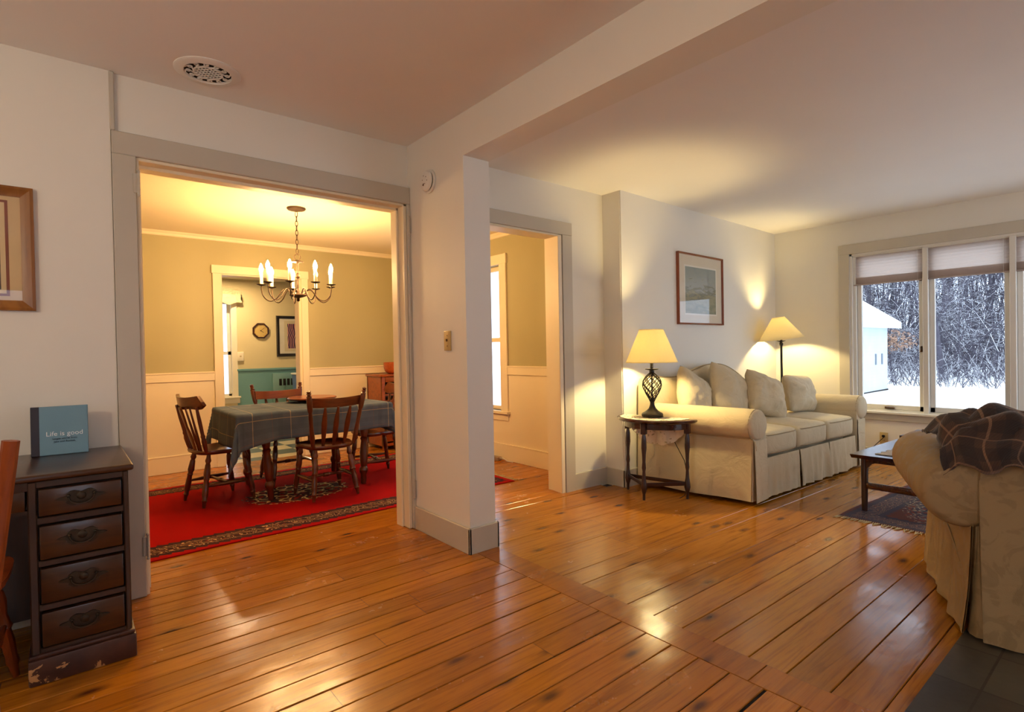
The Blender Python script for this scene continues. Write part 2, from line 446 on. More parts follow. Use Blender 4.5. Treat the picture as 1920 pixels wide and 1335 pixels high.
# kitchen
wallbox('wall_kitchen_back', M['kwall'], [(0.0, 1.50, 9.0, 9.12, 0, 2.5), (1.95, 4.2, 9.0, 9.12, 0, 2.5), (1.50, 1.95, 9.0, 9.12, 0, 0.5), (1.50, 1.95, 9.0, 9.12, 1.93, 2.5)], 'kitchen wall above teal wainscot')
wallbox('wall_kitchen_side', M['kwall'], [(4.2, 4.3, 6.1, 9.1, 0, 2.5)])
wallbox('wall_kitchen_left', M['kwall'], [(-0.1, 0.0, 6.1, 9.1, 0, 2.5)])
wallbox('ceiling', M['dceil'], [(-0.1, 4.3, 6.12, 9.12, 2.26, 2.4)], 'kitchen ceiling')

# ---- trim: baseboards, casings, wainscot
def tr(name, m, lab=None):
    def f(*boxes, bev=0.004):
        mb = MB()
        for b in boxes: mb.box(*b, bev, 1)
        o = mb.build(name, m, smooth=True, angle=30); return struct(o, lab)
    return f
g = 0.016
tr('baseboard_partition', M['trim'], 'grey-beige baseboard round the foot of the wall stub')((1.703 - g, 1.703, 2.452 - g, W - 0.03, -0.003, 0.142), (1.703 - g, 1.878 + g, 2.452 - g, 2.452, -0.003, 0.142), (1.878, 1.878 + g, 2.452 - g, W, -0.003, 0.142))
mb = MB()
mb.box(3.155, 3.56, W - 0.018, W, -0.06, 0.107, 0.004, 1).box(3.56 - g, 3.56, yw(3.56) - g, W, -0.06, 0.105, 0.004, 1)
struct(mb.build('baseboard_alcove', M['trim']), 'baseboard beside the second doorway')
mb = MB()
for (xa, xb) in ((3.544, 6.46),):
    vs = [(x, y, z) for z in (-0.12, None) for (x, y) in ((xa, yw(xa) - g), (xb, yw(xb) - g), (xb, yw(xb)), (xa, yw(xa)))]
    vs = [(x, y, (zl(x) + (0.14 if z is None else -0.03))) for x, y, z in vs]
    mb.add(vs, [(3, 2, 1, 0), (4, 5, 6, 7), (0, 1, 5, 4), (1, 2, 6, 5), (2, 3, 7, 6), (3, 0, 4, 7)])
struct(mb.build('baseboard_sofa', M['trim'], smooth=False))
tr('baseboard_window', M['trim'])((XW - g - 0.0005, XW, -2.26, 2.95, -0.12, 0.035))
tr('baseboard_front', M['trim'])((-2.26, 0.19, W - 0.017 - g, W - 0.017, 0, 0.14))
# casing of the big opening
cs = MB()
cs.box(0.187, 0.277, W - 0.028, W - 0.001, 0.0, 2.045, 0.003, 1).box(0.187, 1.702, W - 0.028, W - 0.001, 2.045, 2.148, 0.003, 1).box(1.682, 1.702, W - 0.028, W - 0.001, 0, 2.045, 0.003, 1)
d1 = struct(cs.build('door_1', M['trim']), 'grey-beige casing of the wide opening to the dining room')
js = MB()
js.box(0.277, 0.29, W - 0.012, W + T + 0.01, 0, OZ, 0.003, 1).box(1.660, 1.682, W - 0.012, W + T + 0.01, 0.0, OZ + 0.012, 0.003, 1).box(0.277, 1.682, W - 0.012, W + T + 0.01, OZ - 0.004, OZ + 0.012, 0.003, 1)
js.box(0.29, 0.302, W + 0.07, W + T, 0, OZ, 0.003, 1).box(1.645, 1.660, W + 0.055, W + T, 0, OZ, 0.003, 1).box(0.29, 1.66, W + 0.055, W + T, OZ - 0.02, OZ, 0.003, 1)
js.build('jamb', M['cream'], d1)
def hinge(parent, x, z, sx, m):
    h = MB()
    h.box(x - 0.012, x + 0.012, W - 0.034, W - 0.028, z - 0.045, z + 0.045, 0.002, 1)
    h.tube([(x + sx * 0.008, W - 0.037, z - 0.05), (x + sx * 0.008, W - 0.037, z + 0.05)], 0.005, 8)
    for k in (-0.056, 0.056): h.sphere((x + sx * 0.008, W - 0.037, z + k), 0.007, 8, 6)
    for k in (-0.028, 0.0, 0.028): h.tube([(x + sx * 0.008, W - 0.037, z + k - 0.004), (x + sx * 0.008, W - 0.037, z + k + 0.004)], 0.0062, 8)
    return h.build('hinge', m, parent)
for z in (1.92, 0.235): hinge(d1, 0.276, z, 1, M['trim'])
for z in (1.91, 0.255): hinge(d1, 1.694, z, -1, M['trim'])
# thin batten above the casing corner
tr('trim_2', M['trim'], 'thin vertical batten on the wall above the casing')((0.183, 0.203, W - 0.022, W, 2.15, ZC))
# casing of the second doorway
cs = MB()
cs.box(3.052, 3.16, W - 0.022, W - 0.001, -0.06, 2.02, 0.003, 1).box(DX0 - 0.1, 3.16, W - 0.024, W - 0.001, 2.02, 2.12, 0.003, 1).box(DX0 - 0.1, DX0, W - 0.022, W - 0.001, -0.04, 2.02, 0.003, 1)
d2 = struct(cs.build('door_2', M['trim']), 'casing of the narrower doorway to the dining room')
MB().box(DX1 - 0.012, DX1 + 0.028, W - 0.016, W + T + 0.012, -0.05, DZ, 0.003, 1).box(DX0, DX1, W - 0.012, W + T + 0.012, DZ - 0.012, DZ + 0.006, 0.003, 1).box(DX0 - 0.006, DX0 + 0.012, W - 0.012, W + T + 0.012, -0.03, DZ, 0.003, 1).build('jamb', M['cream'], d2)
# casing of the kitchen opening
cs = MB(); y = YB - 0.022
cs.box(1.156, KX0, y, YB, 0, KZ + 0.005, 0.003, 1).box(KX1, 2.092, y, YB, 0, KZ + 0.005, 0.003, 1).box(1.146, 2.10, y - 0.006, YB, KZ, 2.018, 0.003, 1)
d3 = struct(cs.build('door_3', M['cream']), 'cream casing of the opening to the kitchen')
MB().box(KX0 - 0.012, KX0 + 0.01, YB - 0.01, YB + 0.13, 0, KZ, 0.003, 1).box(KX1 - 0.028, KX1 + 0.002, YB - 0.01, YB + 0.13, 0, KZ, 0.003, 1).box(KX0, KX1, YB - 0.01, YB + 0.13, KZ - 0.012, KZ + 0.004, 0.003, 1).build('jamb', M['cream'], d3)
# wainscot
def wains(name, segs, lab=None):
    mb = MB()
    for (a, b, ax, c, sgn) in segs:     # ax 'y': panel on plane y=c facing -y; 'x': on plane x=c
        def bx(u0, u1, d, z0, z1):
            if ax == 'y': mb.box(u0, u1, *( (c - d, c) if sgn < 0 else (c, c + d)), z0, z1, 0.003, 1)
            else: mb.box(*( (c - d, c) if sgn < 0 else (c, c + d)), u0, u1, z0, z1, 0.003, 1)
        bx(a, b, 0.006, 0, 0.93); bx(a, b, 0.02, 0.868, 0.95); bx(a, b, 0.026, 0.942, 0.958); bx(a, b, 0.02, 0, 0.165); bx(a, b, 0.024, 0.155, 0.168)
    return struct(mb.build(name, M['cream']), lab)
wains('trim_3', [(-1.3, 1.156, 'y', YB, -1), (2.092, DX, 'y', YB, -1)], 'cream wainscot of the dining room back wall')
wains('trim_4', [(W + T, 4.225, 'x', DX, -1), (5.29, YB, 'x', DX, -1)], 'cream wainscot of the dining room window wall')
MB_ = MB(); MB_.box(DX - 0.006, DX, 4.22, 5.3, 0, 0.44, 0.002, 1).box(DX - 0.02, DX, 4.22, 5.3, 0, 0.165, 0.003, 1)
struct(MB_.build('trim_5', M['cream']))
wains('trim_6', [(-1.3, 0.19, 'y', W + T, 1), (1.78, 2.06, 'y', W + T, 1), (3.12, DX, 'y', W + T, 1)])
wains('trim_7', [(W + T, YB, 'x', -1.3, 1)])
# crown
mb = MB()
for pr in ([(0, 0), (0.03, 0), (0.024, -0.012), (0.014, -0.022), (0.008, -0.04), (0, -0.046)],):
    mb.prism(pr, lambda u, v: (-1.3, YB - u, 2.305 + v), lambda u, v: (DX, YB - u, 2.305 + v))
    mb.prism(pr, lambda u, v: (DX - u, W + T, 2.305 + v), lambda u, v: (DX - u, YB, 2.305 + v))
    mb.prism(pr, lambda u, v: (-1.3 + u, W + T, 2.305 + v), lambda u, v: (-1.3 + u, YB, 2.305 + v))
struct(mb.build('trim_8', M['cream'], angle=20), 'slim crown moulding under the dining room ceiling')
# kitchen wainscot
mb = MB(); mb.box(2.02, 4.2, 8.99, 9.0, 0, 0.9).box(2.02, 4.2, 8.972, 9.0, 0.868, 0.90, 0.004, 1).box(2.02, 4.2, 8.985, 9.0, 0.0, 0.12)
struct(mb.build('trim_9', M['teal']), 'teal wainscot of the kitchen wall')

# ---- windows
glass = NT('window_glass'); glass.n.remove(glass.b)
fr = glass.add('ShaderNodeFresnel'); fr.inputs['IOR'].default_value = 1.35
tp = glass.add('ShaderNodeBsdfTransparent'); gl = glass.add('ShaderNodeBsdfGlossy'); gl.inputs['Roughness'].default_value = 0.0
nz = glass.noise(glass.coord('Object'), 3, 2)
tp.inputs['Color'].default_value = (0.985, 0.99, 0.99, 1)
mx = glass.add('ShaderNodeMixShader'); gg = glass.add('ShaderNodeNewGeometry'); glass.link(glass.math('MULTIPLY', fr.outputs[0], glass.math('SUBTRACT', 1.0, gg.outputs['Backfacing'])), mx.inputs[0]); glass.link(tp.outputs[0], mx.inputs[1]); glass.link(gl.outputs[0], mx.inputs[2])
glass.link(mx.outputs[0], glass.out.inputs['Surface'])
M['glass'] = glass.m
# triple casement window of the sitting room
mb = MB(); X = XW
mb.box(X - 0.02, X, WY1, WY1 + 0.103, WZ0 - 0.018, WZ1, 0.003, 1).box(X - 0.02, X, WY0 - 0.1, WY0, WZ0 - 0.018, WZ1, 0.003, 1).box(X - 0.021, X, WY0 - 0.1, WY1 + 0.103, WZ1, 2.165, 0.003, 1)
w1 = struct(mb.build('window_1', M['trim']), 'wide triple casement window with a snowy yard outside')
MB().box(X - 0.04, X + 0.1, WY0 - 0.115, WY1 + 0.115, WZ0 - 0.018, WZ0 + 0.006, 0.004, 1).build('sill', M['wframe'], w1)
MB().box(X - 0.018, X, WY0 - 0.1, WY1 + 0.103, WZ0 - 0.085, WZ0 - 0.018, 0.003, 1).build('apron', M['trim'], w1)
mb = MB()
mb.box(X - 0.005, X + 0.13, WY1 - 0.022, WY1, WZ0, WZ1).box(X - 0.005, X + 0.13, WY0, WY0 + 0.022, WZ0, WZ1).box(X - 0.005, X + 0.13, WY0, WY1, WZ1 - 0.02, WZ1)
mb.box(X + 0.02, X + 0.13, WY1 - 0.05, WY1 - 0.02, WZ0, WZ1).box(X + 0.02, X + 0.13, WY0 + 0.02, WY0 + 0.05, WZ0, WZ1).box(X + 0.02, X + 0.13, WY0, WY1, WZ0, WZ0 + 0.02)
for yc in (1.514, 0.882): mb.box(X + 0.005, X + 0.13, yc - 0.022, yc + 0.022, WZ0, WZ1, 0.003, 1)
mb.build('window_frame', M['wframe'], w1)
sash = [(2.116, 1.536), (1.492, 0.904), (0.860, 0.24)]
for i, (a, b) in enumerate(sash):
    mb = MB(); z0, z1 = WZ0 + 0.02, WZ1 - 0.02; wdt = 0.042
    mb.box(X + 0.055, X + 0.095, a - wdt, a, z0, z1, 0.004, 1).box(X + 0.055, X + 0.095, b, b + wdt, z0, z1, 0.004, 1).box(X + 0.055, X + 0.095, b, a, z0, z0 + 0.05, 0.004, 1).box(X + 0.055, X + 0.095, b, a, z1 - 0.05, z1, 0.004, 1)
    s_ = mb.build('sash', M['wframe'], w1)
    MB().box(X + 0.073, X + 0.077, b + wdt - 0.003, a - wdt + 0.003, z0 + 0.047, z1 - 0.047).build('pane', M['glass'], s_, smooth=False)
    if i != 1:
        mb = MB()
        for zz in (1.05, 1.75): mb.box(X + 0.04, X + 0.056, b + 0.012, b + 0.03, zz - 0.03, zz + 0.03, 0.004, 1).tube([(X + 0.04, b + 0.02, zz + 0.01), (X + 0.025, b + 0.024, zz - 0.03)], 0.005, 6)
        mb.build('sash_lock', M['bronze'], w1)
cr = MB(); yk = 1.83; zk = WZ0 + 0.042
cr.box(X + 0.03, X + 0.055, yk - 0.04, yk + 0.04, zk - 0.012, zk + 0.012, 0.006, 2).tube([(X + 0.03, yk + 0.02, zk), (X + 0.012, yk + 0.015, zk + 0.004), (X + 0.008, yk - 0.03, zk + 0.003), (X + 0.010, yk - 0.055, zk)], [0.007, 0.006, 0.006, 0.009], 8)
cr.build('crank_handle', M['bronze'], w1)
# dining room window (double hung)
mb = MB(); X = DX
mb.box(X - 0.022, X, 4.225, NY0, NZ0 - 0.02, 2.07, 0.003, 1).box(X - 0.022, X, NY1, NY1 + 0.11, NZ0 - 0.02, 2.07, 0.003, 1).box(X - 0.026, X, 4.215, NY1 + 0.12, NZ1, 2.085, 0.003, 1)
w2 = struct(mb.build('window_2', M['cream']), 'cream double hung window of the dining room')
MB().box(X - 0.05, X + 0.08, 4.20, NY1 + 0.135, NZ0 - 0.03, NZ0, 0.004, 1).build('sill', M['cream'], w2)
MB().box(X - 0.018, X, 4.225, NY1 + 0.11, NZ0 - 0.10, NZ0 - 0.03, 0.003, 1).build('apron', M['cream'], w2)
for z0, z1, dx, nm in ((1.205, NZ1, 0.07, 'sash'), (NZ0, 1.245, 0.035, 'sash')):
    mb = MB(); mb.box(X + dx, X + dx + 0.032, NY0, NY0 + 0.035, z0, z1, 0.003, 1).box(X + dx, X + dx + 0.032, NY1 - 0.035, NY1, z0, z1, 0.003, 1).box(X + dx, X + dx + 0.032, NY0, NY1, z0, z0 + 0.04, 0.003, 1).box(X + dx, X + dx + 0.032, NY0, NY1, z1 - 0.045, z1, 0.003, 1)
    s_ = mb.build(nm, M['cream'], w2)
    MB().box(X + dx + 0.014, X + dx + 0.018, NY0 + 0.03, NY1 - 0.03, z0 + 0.035, z1 - 0.04).build('pane', M['glass'], s_, smooth=False)
# kitchen window with scalloped valance
X0, X1 = 1.50, 1.95
mb = MB(); mb.box(1.40, X0, 8.978, 9.0, 0.48, 2.0, 0.003, 1).box(X1, 2.03, 8.978, 9.0, 0.48, 2.0, 0.003, 1).box(1.40, 2.03, 8.974, 9.0, 1.93, 2.0, 0.003, 1)
w3 = struct(mb.build('window_3', M['cream']), 'kitchen window seen beyond the dining table')
MB().box(1.38, 2.06, 8.95, 9.05, 0.465, 0.49, 0.004, 1).build('sill', M['cream'], w3)
MB().box(1.40, 2.05, 8.982, 9.0, 0.385, 0.465, 0.003, 1).build('apron', M['cream'], w3)
for z0, z1, dy in ((1.13, 1.93, 0.07), (0.49, 1.165, 0.035)):
    mb = MB(); mb.box(X0, X0 + 0.04, 9 + dy, 9.03 + dy, z0, z1).box(X1 - 0.04, X1, 9 + dy, 9.03 + dy, z0, z1).box(X0, X1, 9 + dy, 9.03 + dy, z0, z0 + 0.04).box(X0, X1, 9 + dy, 9.03 + dy, z1 - 0.045, z1)
    s_ = mb.build('sash', M['wframe'], w3, smooth=False)
    MB().box(X0 + 0.035, X1 - 0.035, 9.012 + dy, 9.016 + dy, z0 + 0.035, z1 - 0.04).build('pane', M['glass'], s_, smooth=False)
pts = [(1.38, 2.02), (2.09, 2.02), (2.09, 1.90)] + [(2.09 - 0.71 * k / 24, 1.90 + 0.02 * sin(k / 24 * 6 * pi) - 0.015) for k in range(1, 24)] + [(1.38, 1.90)]
v_ = MB(); v_.prism(pts, lambda u, v: (u, 8.90, v), lambda u, v: (u, 8.915, v)); v_.box(1.38, 1.395, 8.90, 8.974, 1.93, 2.02).box(2.075, 2.09, 8.90, 8.974, 1.93, 2.02)
tag(v_.build('window_valance', M['kwall'], smooth=False), 'scalloped wooden valance over the kitchen window', 'valance')
# unseen windows letting in daylight (frames only; same glass), rear right one added
for nm, (ax, a, b, z0, z1) in {'window_4': ('y', -1.0, 0.75, 0.75, 1.95), 'added_window_5': ('y', 3.5, 6.3, 0.1, 2.25), 'window_6': ('x', 0.2, 1.6, 0.8, 1.9)}.items():
    mb = MB(); pm = MB()
    def B(u0, u1, z0_, z1_, d0=0.0, d1=0.05, q=mb):
        if ax == 'y': q.box(u0, u1, -2.34 + d0, -2.34 + d1, z0_, z1_)
        else: q.box(-2.34 + d0, -2.34 + d1, u0, u1, z0_, z1_)
    B(a, a + 0.05, z0, z1); B(b - 0.05, b, z0, z1); B(a, b, z0, z0 + 0.05); B(a, b, z1 - 0.05, z1); B((a + b) / 2 - 0.03, (a + b) / 2 + 0.03, z0, z1)
    B(a, b, (z0 + z1) / 2 - 0.02, (z0 + z1) / 2 + 0.02); B(a, b, z0, z1, 0.02, 0.024, pm)
    w_ = struct(mb.build(nm, M['wframe'], smooth=False)); pm.build('pane', M['glass'], w_, smooth=False)
# ================================================================== FRONT ROOM
# ---- desk
YF = 2.475
desk = thing('desk', 'dark worn kneehole desk with carved brass pulls against the left wall', 'desk', (0.19, YF, 0))
YD = 3.03 - YF
top = MB(); top.box(-1.45, 0.003, -0.012, YD, 0.697, 0.72, 0.008, 3); top.build('desktop', M['desk'], desk)
mb = MB()
# right pedestal carcase: posts, rails, sides
mb.box(-0.297, -0.272, 0.0, 0.03, 0.10, 0.697, 0.004, 1).box(-0.032, -0.014, 0.0, 0.03, 0.10, 0.697, 0.004, 1)
for z0, z1 in ((0.672, 0.697), (0.545, 0.57), (0.398, 0.42), (0.245, 0.268), (0.10, 0.118)):
    mb.box(-0.28, -0.025, 0.004, 0.03, z0, z1, 0.003, 1)
mb.box(-0.295, -0.285, 0.02, YD - 0.01, 0.05, 0.697).box(-0.026, -0.016, 0.02, YD - 0.01, 0.05, 0.697).box(-0.295, -0.016, YD - 0.02, YD - 0.01, 0.05, 0.697)
mb.box(-0.285, -0.026, 0.05, 0.06, 0.1, 0.69)
mb.build('pedestal', M['deskz'], desk)
# plinth with chipped finish
t = NT('chipped_plinth'); v = t.coord('Object')
n = t.noise(v, 9, 5, 0.62, 0.6); sx = t.add('ShaderNodeSeparateXYZ'); t.link(v, sx.inputs[0])
low = t.math('SUBTRACT', 0.60, t.math('MULTIPLY', sx.outputs[2], 5.0))
fac = t.math('GREATER_THAN', t.math('ADD', n, t.math('MULTIPLY', low, 0.28)), 0.70)
t.base(t.mix(fac, t.ramp(t.noise(v, 20, 3), [(0.3, S(56, 32, 24)), (0.7, S(78, 46, 34))]), t.ramp(n, [(0.4, S(150, 98, 58)), (0.8, S(206, 158, 104))]))); t.rough(0.45)
pl = MB(); pl.box(-0.306, -0.002, -0.014, YD, 0.0, 0.088, 0.006, 2).box(-0.304, -0.005, -0.010, YD, 0.088, 0.104, 0.006, 2)
pl.build('plinth', t.m, desk)
def pull(parent, x, z, w=0.062):
    # batwing backplate with a bail
    p = MB(); o = []
    for k in range(40):
        a = 2 * pi * k / 40
        r = 1 + 0.16 * cos(6 * a) + 0.08 * cos(10 * a)
        o.append((x + w * cos(a) * r * 0.92, z + 0.024 * sin(a) * r * (1.1 if sin(a) < 0 else 1.0)))
    p.prism(o, lambda u, v: (u, -0.012, v), lambda u, v: (u, -0.007, v))
    p.sphere((x, -0.012, z + 0.004), (0.014, 0.004, 0.014), 10, 6)
    for s in (-1, 1): p.sphere((x + s * 0.036, -0.014, z + 0.008), 0.006, 8, 6)
    p.tube([(x - 0.036, -0.016, z + 0.006)] + [(x + 0.036 * -cos(pi * k / 8), -0.022, z + 0.004 - 0.026 * sin(pi * k / 8)) for k in range(9)] + [(x + 0.036, -0.016, z + 0.006)], 0.0032, 6)
    return p.build('drawer_pull', M['pull'], parent)
for z0, z1 in ((0.572, 0.670), (0.422, 0.543), (0.270, 0.396), (0.120, 0.243)):
    d = MB(); d.box(-0.268, -0.036, -0.006, 0.035, z0 + 0.003, z1 - 0.003, 0.004, 2)
    d = d.build('drawer', M['desk'], desk); pull(d, -0.152, (z0 + z1) / 2 + 0.006)
d = MB(); d.box(-1.12, -0.302, -0.003, 0.4, 0.60, 0.668, 0.004, 2); d = d.build('drawer', M['desk'], desk); pull(d, -0.71, 0.634)
mb = MB(); mb.box(-1.15, -0.295, 0.0, 0.03, 0.668, 0.697).box(-1.15, -0.295, 0.004, 0.03, 0.588, 0.60).box(-1.15, -0.295, YD - 0.05, YD - 0.03, 0.05, 0.697)
mb.box(-1.15, -1.135, 0.02, YD - 0.01, 0.05, 0.697).box(-1.44, -1.425, 0.02, YD - 0.01, 0.05, 0.697).box(-1.44, -1.135, 0.0, 0.02, 0.1, 0.697).box(-1.45, -1.13, -0.014, YD, 0.0, 0.1, 0.006, 2)
mb.build('kneehole_frame', M['deskz'], desk)

# ---- standing book
bk = thing('book', 'light blue hardcover book with dark spine standing upright on the desk', 'book', (-0.018, 2.925, 0.7205), radians(-3))
bw, bh, bt = 0.182, 0.2, 0.024
lean = Matrix.Rotation(radians(-4), 4, 'X')
M['bookblue'] = plain('book_cloth_blue', S(112, 150, 168), 0.5, 0.03, 12)
M['bookspine'] = plain('book_spine', S(44, 42, 56), 0.55, 0.05, 12)
M['paper'] = plain('paper_edge', S(226, 220, 204), 0.8, 0.04, (80), stretch=(1, 1, 1))
def bm_(b, nm, m): 
    q = MB(); [q.box(*x, 0.0015, 1, M=lean) for x in b]; return q.build(nm, m, bk)
bm_([(-bw / 2 + 0.02, bw / 2, 0, 0.003, 0, bh), (-bw / 2 + 0.02, bw / 2, bt - 0.003, bt, 0, bh)], 'cover', M['bookblue'])
bm_([(-bw / 2, -bw / 2 + 0.026, -0.0006, 0.0036, 0, bh), (-bw / 2, -bw / 2 + 0.026, bt - 0.0036, bt + 0.0006, 0, bh), (-bw / 2 - 0.002, -bw / 2 + 0.002, 0, bt, 0, bh)], 'spine', M['bookspine'])
bm_([(-bw / 2 + 0.004, bw / 2 - 0.004, 0.004, bt - 0.004, 0.003, bh - 0.003)], 'pages', M['paper'])
def text(body, size, loc, rot, m, parent, name='lettering', ext=0.0004):
    cu = bpy.data.curves.new(name, 'FONT'); cu.body = body; cu.size = size; cu.align_x = 'CENTER'; cu.align_y = 'CENTER'; cu.extrude = ext
    cu.resolution_u = 3
    tmp = bpy.data.objects.new(name, cu); C.objects.link(tmp); bpy.context.view_layer.update()
    me = bpy.data.meshes.new_from_object(tmp.evaluated_get(bpy.context.evaluated_depsgraph_get())); bpy.data.objects.remove(tmp)
    me.materials.clear(); me.materials.append(m)
    o = bpy.data.objects.new(name, me); C.objects.link(o); o.location = loc; o.rotation_euler = rot; o.parent = parent
    return o
M['ink'] = plain('dark_ink', S(34, 46, 60), 0.6)
M['inkw'] = plain('white_ink', S(232, 238, 238), 0.6)
def onb(x, z): return lean @ Vector((x, -0.0012, z))
rx = radians(90 - 4)
text('Life is good', 0.026, onb(0.014, 0.086), (rx, 0, 0), M['inkw'], bk)
text('Simple words from', 0.0105, onb(0.014, 0.066), (rx, 0, 0), M['ink'], bk)
text('Jake and Rocket.', 0.0105, onb(0.014, 0.054), (rx, 0, 0), M['ink'], bk)

# ---- chair at the desk
dc = thing('desk_chair', 'reddish brown wooden chair tucked into the kneehole of the desk', 'chair', (-0.365, 2.40, 0), radians(-3))
M['cherryz'] = wood('cherry_chair', S(120, 52, 20), S(170, 84, 36), 0.3, 'z', coat=0.3)
M['cherryx'] = wood('cherry_chair_cross', S(120, 52, 20), S(168, 82, 36), 0.3, 'x', coat=0.3)
mb = MB(); o = [(0.215 * (1 if abs(cos(a)) < 1e-9 else abs(cos(a)) ** 0.5 * (1 if cos(a) > 0 else -1)), 0.2 * (abs(sin(a)) ** 0.5 * (1 if sin(a) > 0 else -1))) for a in [2 * pi * k / 32 + 0.01 for k in range(32)]]
mb.prism(o, lambda u, v: (u, v, 0.415), lambda u, v: (u * 1.02, v * 1.02, 0.44)); mb.build('seat', M['cherryx'], dc)
LEGP = [(0, .014), (.08, .017), (.14, .021), (.2, .015), (.22, .02), (.3, .023), (.42, .016), (.5, .02), (.53, .024), (.56, .017), (.66, .02), (.8, .017), (.86, .02), (.9, .014), (1, .011)]
for sx in (-1, 1):
    MB().turned((sx * 0.15, 0.14, 0.415), (sx * 0.2, 0.21, 0), LEGP).build('leg', M['cherryz'], dc)
    MB().turned((sx * 0.15, -0.14, 0.415), (sx * 0.205, -0.22, 0), LEGP).build('leg', M['cherryz'], dc)
    MB().tube([(sx * 0.195, -0.175, 0.43), (sx * 0.212, -0.185, 0.56), (sx * 0.232, -0.20, 0.72), (sx * 0.252, -0.222, 0.88)], [(.019, .013), (.019, .013), (.02, .012), (.021, .011)], 8, side=(1, 0, 0)).build('back_post', M['cherryz'], dc)
def bowboard(name, m, parent, half, zt, zb, y0, bow, th, lean=0.0, n=24):
    q = MB(); vs = []; fs = []
    for i in range(n + 1):
        s = -1 + 2 * i / n; x = s * half; y = y0 - bow * (1 - s * s); a, b = zt(s), zb(s)
        for (yy, zz) in ((y, a), (y + th, a), (y + th - lean, b), (y - lean, b)): vs.append((x, yy, zz))
    for i in range(n):
        for k in range(4): fs.append((i * 4 + k, i * 4 + (k + 1) % 4, (i + 1) * 4 + (k + 1) % 4, (i + 1) * 4 + k))
    fs += [(3, 2, 1, 0), tuple(n * 4 + k for k in range(4))]
    q.add(vs, fs); return q.build(name, m, parent)
bowboard('crest_rail', M['cherryx'], dc, 0.240, lambda s: 0.842 + 0.012 * (1 - s * s), lambda s: 0.768, -0.216, 0.012, 0.014, -0.01)
bowboard('back_slat', M['cherryx'], dc, 0.218, lambda s: 0.65, lambda s: 0.6, -0.196, 0.012, 0.012)
for a, b in (((-0.178, 0.175, .2), (-0.178, -0.18, .2)), ((0.178, 0.175, .2), (0.178, -0.18, .2)), ((-0.178, 0, .2), (0.178, 0, .2))):
    MB().turned(a, b, [(0, .008), (.3, .012), (.5, .015), (.7, .012), (1, .008)], 8).build('stretcher', M['cherryz'], dc)

# ---- picture on the desk wall
def art_mat(name, stops, scale, seedloc, band=None):
    t = NT(name); v = t.coord('Object', scale, seedloc)
    n = t.noise(v, 3.0, 6, 0.6, 1.2)
    sx = t.add('ShaderNodeSeparateXYZ'); t.link(t.coord('Object'), sx.inputs[0])
    f = t.math('ADD', t.math('MULTIPLY', n, 0.55), t.math('MULTIPLY', sx.outputs[2], band or 0.0))
    t.base(t.ramp(f, stops)); t.rough(0.6); t.b.inputs['Coat Weight'].default_value = 1.0; t.b.inputs['Coat Roughness'].default_value = 0.0
    t.b.inputs['Coat IOR'].default_value = 1.55
    return t.m
def glazed(name, col):
    m = plain(name, col, 0.7, 0.02); b = m.node_tree.nodes['Principled BSDF']; b.inputs['Coat Weight'].default_value = 1; b.inputs['Coat Roughness'].default_value = 0.0; b.inputs['Coat IOR'].default_value = 1.55; return m
def picture(root, w, h, fw, fd, fm, matm, layers):
    """front faces -y local; root origin at centre on the wall plane"""
    f = MB()
    o = [(-w / 2, -h / 2), (w / 2, -h / 2), (w / 2, h / 2), (-w / 2, h / 2)]
    for k in range(4):
        (ax, az), (bx, bz) = o[k], o[(k + 1) % 4]
        def inset(x, z, d): return (x - d * (1 if x > 0 else -1), z - d * (1 if z > 0 else -1))
        pr = [(0, 0), (0, -fd), (fw * 0.25, -fd - 0.003), (fw * 0.6, -fd * 0.8), (fw, -fd * 0.62), (fw, 0)]
        vs = [(*[inset(ax, az, d)[0]], y, inset(ax, az, d)[1]) for d, y in pr] + [(inset(bx, bz, d)[0], y, inset(bx, bz, d)[1]) for d, y in pr]
        n = len(pr); f.add(vs, [(i, (i + 1) % n, n + (i + 1) % n, n + i) for i in range(n)])
    f.build('frame', fm, root, angle=25)
    MB().box(-w / 2 + fw * 0.5, w / 2 - fw * 0.5, -fd * 0.45, 0, -h / 2 + fw * 0.5, h / 2 - fw * 0.5).build('mat_board', matm, root, smooth=False)
    y = -fd * 0.45
    for i, (x0, x1, z0, z1, m, nm) in enumerate(layers):
        MB().box(x0, x1, y - 0.0006 * (i + 1), y, z0, z1).build(nm, m, root, smooth=False)
pc = thing('framed_picture', 'gilt framed picture with double mat cut off by the left edge, above the desk', 'picture', (-0.36, W - 0.0172, 1.575))
w_, h_ = 0.55, 0.512
picture(pc, w_, h_, 0.042, 0.02, M['frame1'], glazed('mat_tan', S(206, 176, 128)), [
    (-0.165 - .03, 0.165 + .03, -0.165 - .032, 0.165 + .032, glazed('mat_line', S(128, 66, 44)), 'mat_border'),
    (-0.165 - .02, 0.165 + .02, -0.165 - .022, 0.165 + .022, glazed('mat_inner', S(210, 184, 138)), 'inner_mat'),
    (-0.165 - .004, 0.165 + .004, -0.165 - .006, 0.165 + .006, art_mat('landscape_print', [(0.12, S(60, 58, 56)), (0.26, S(128, 92, 70)), (0.34, S(92, 96, 92)), (0.42, S(70, 76, 62)), (0.47, S(196, 190, 150)), (0.62, S(136, 146, 150))], (3, 3, 4), (4, 1, 2), 1.0), 'print')])

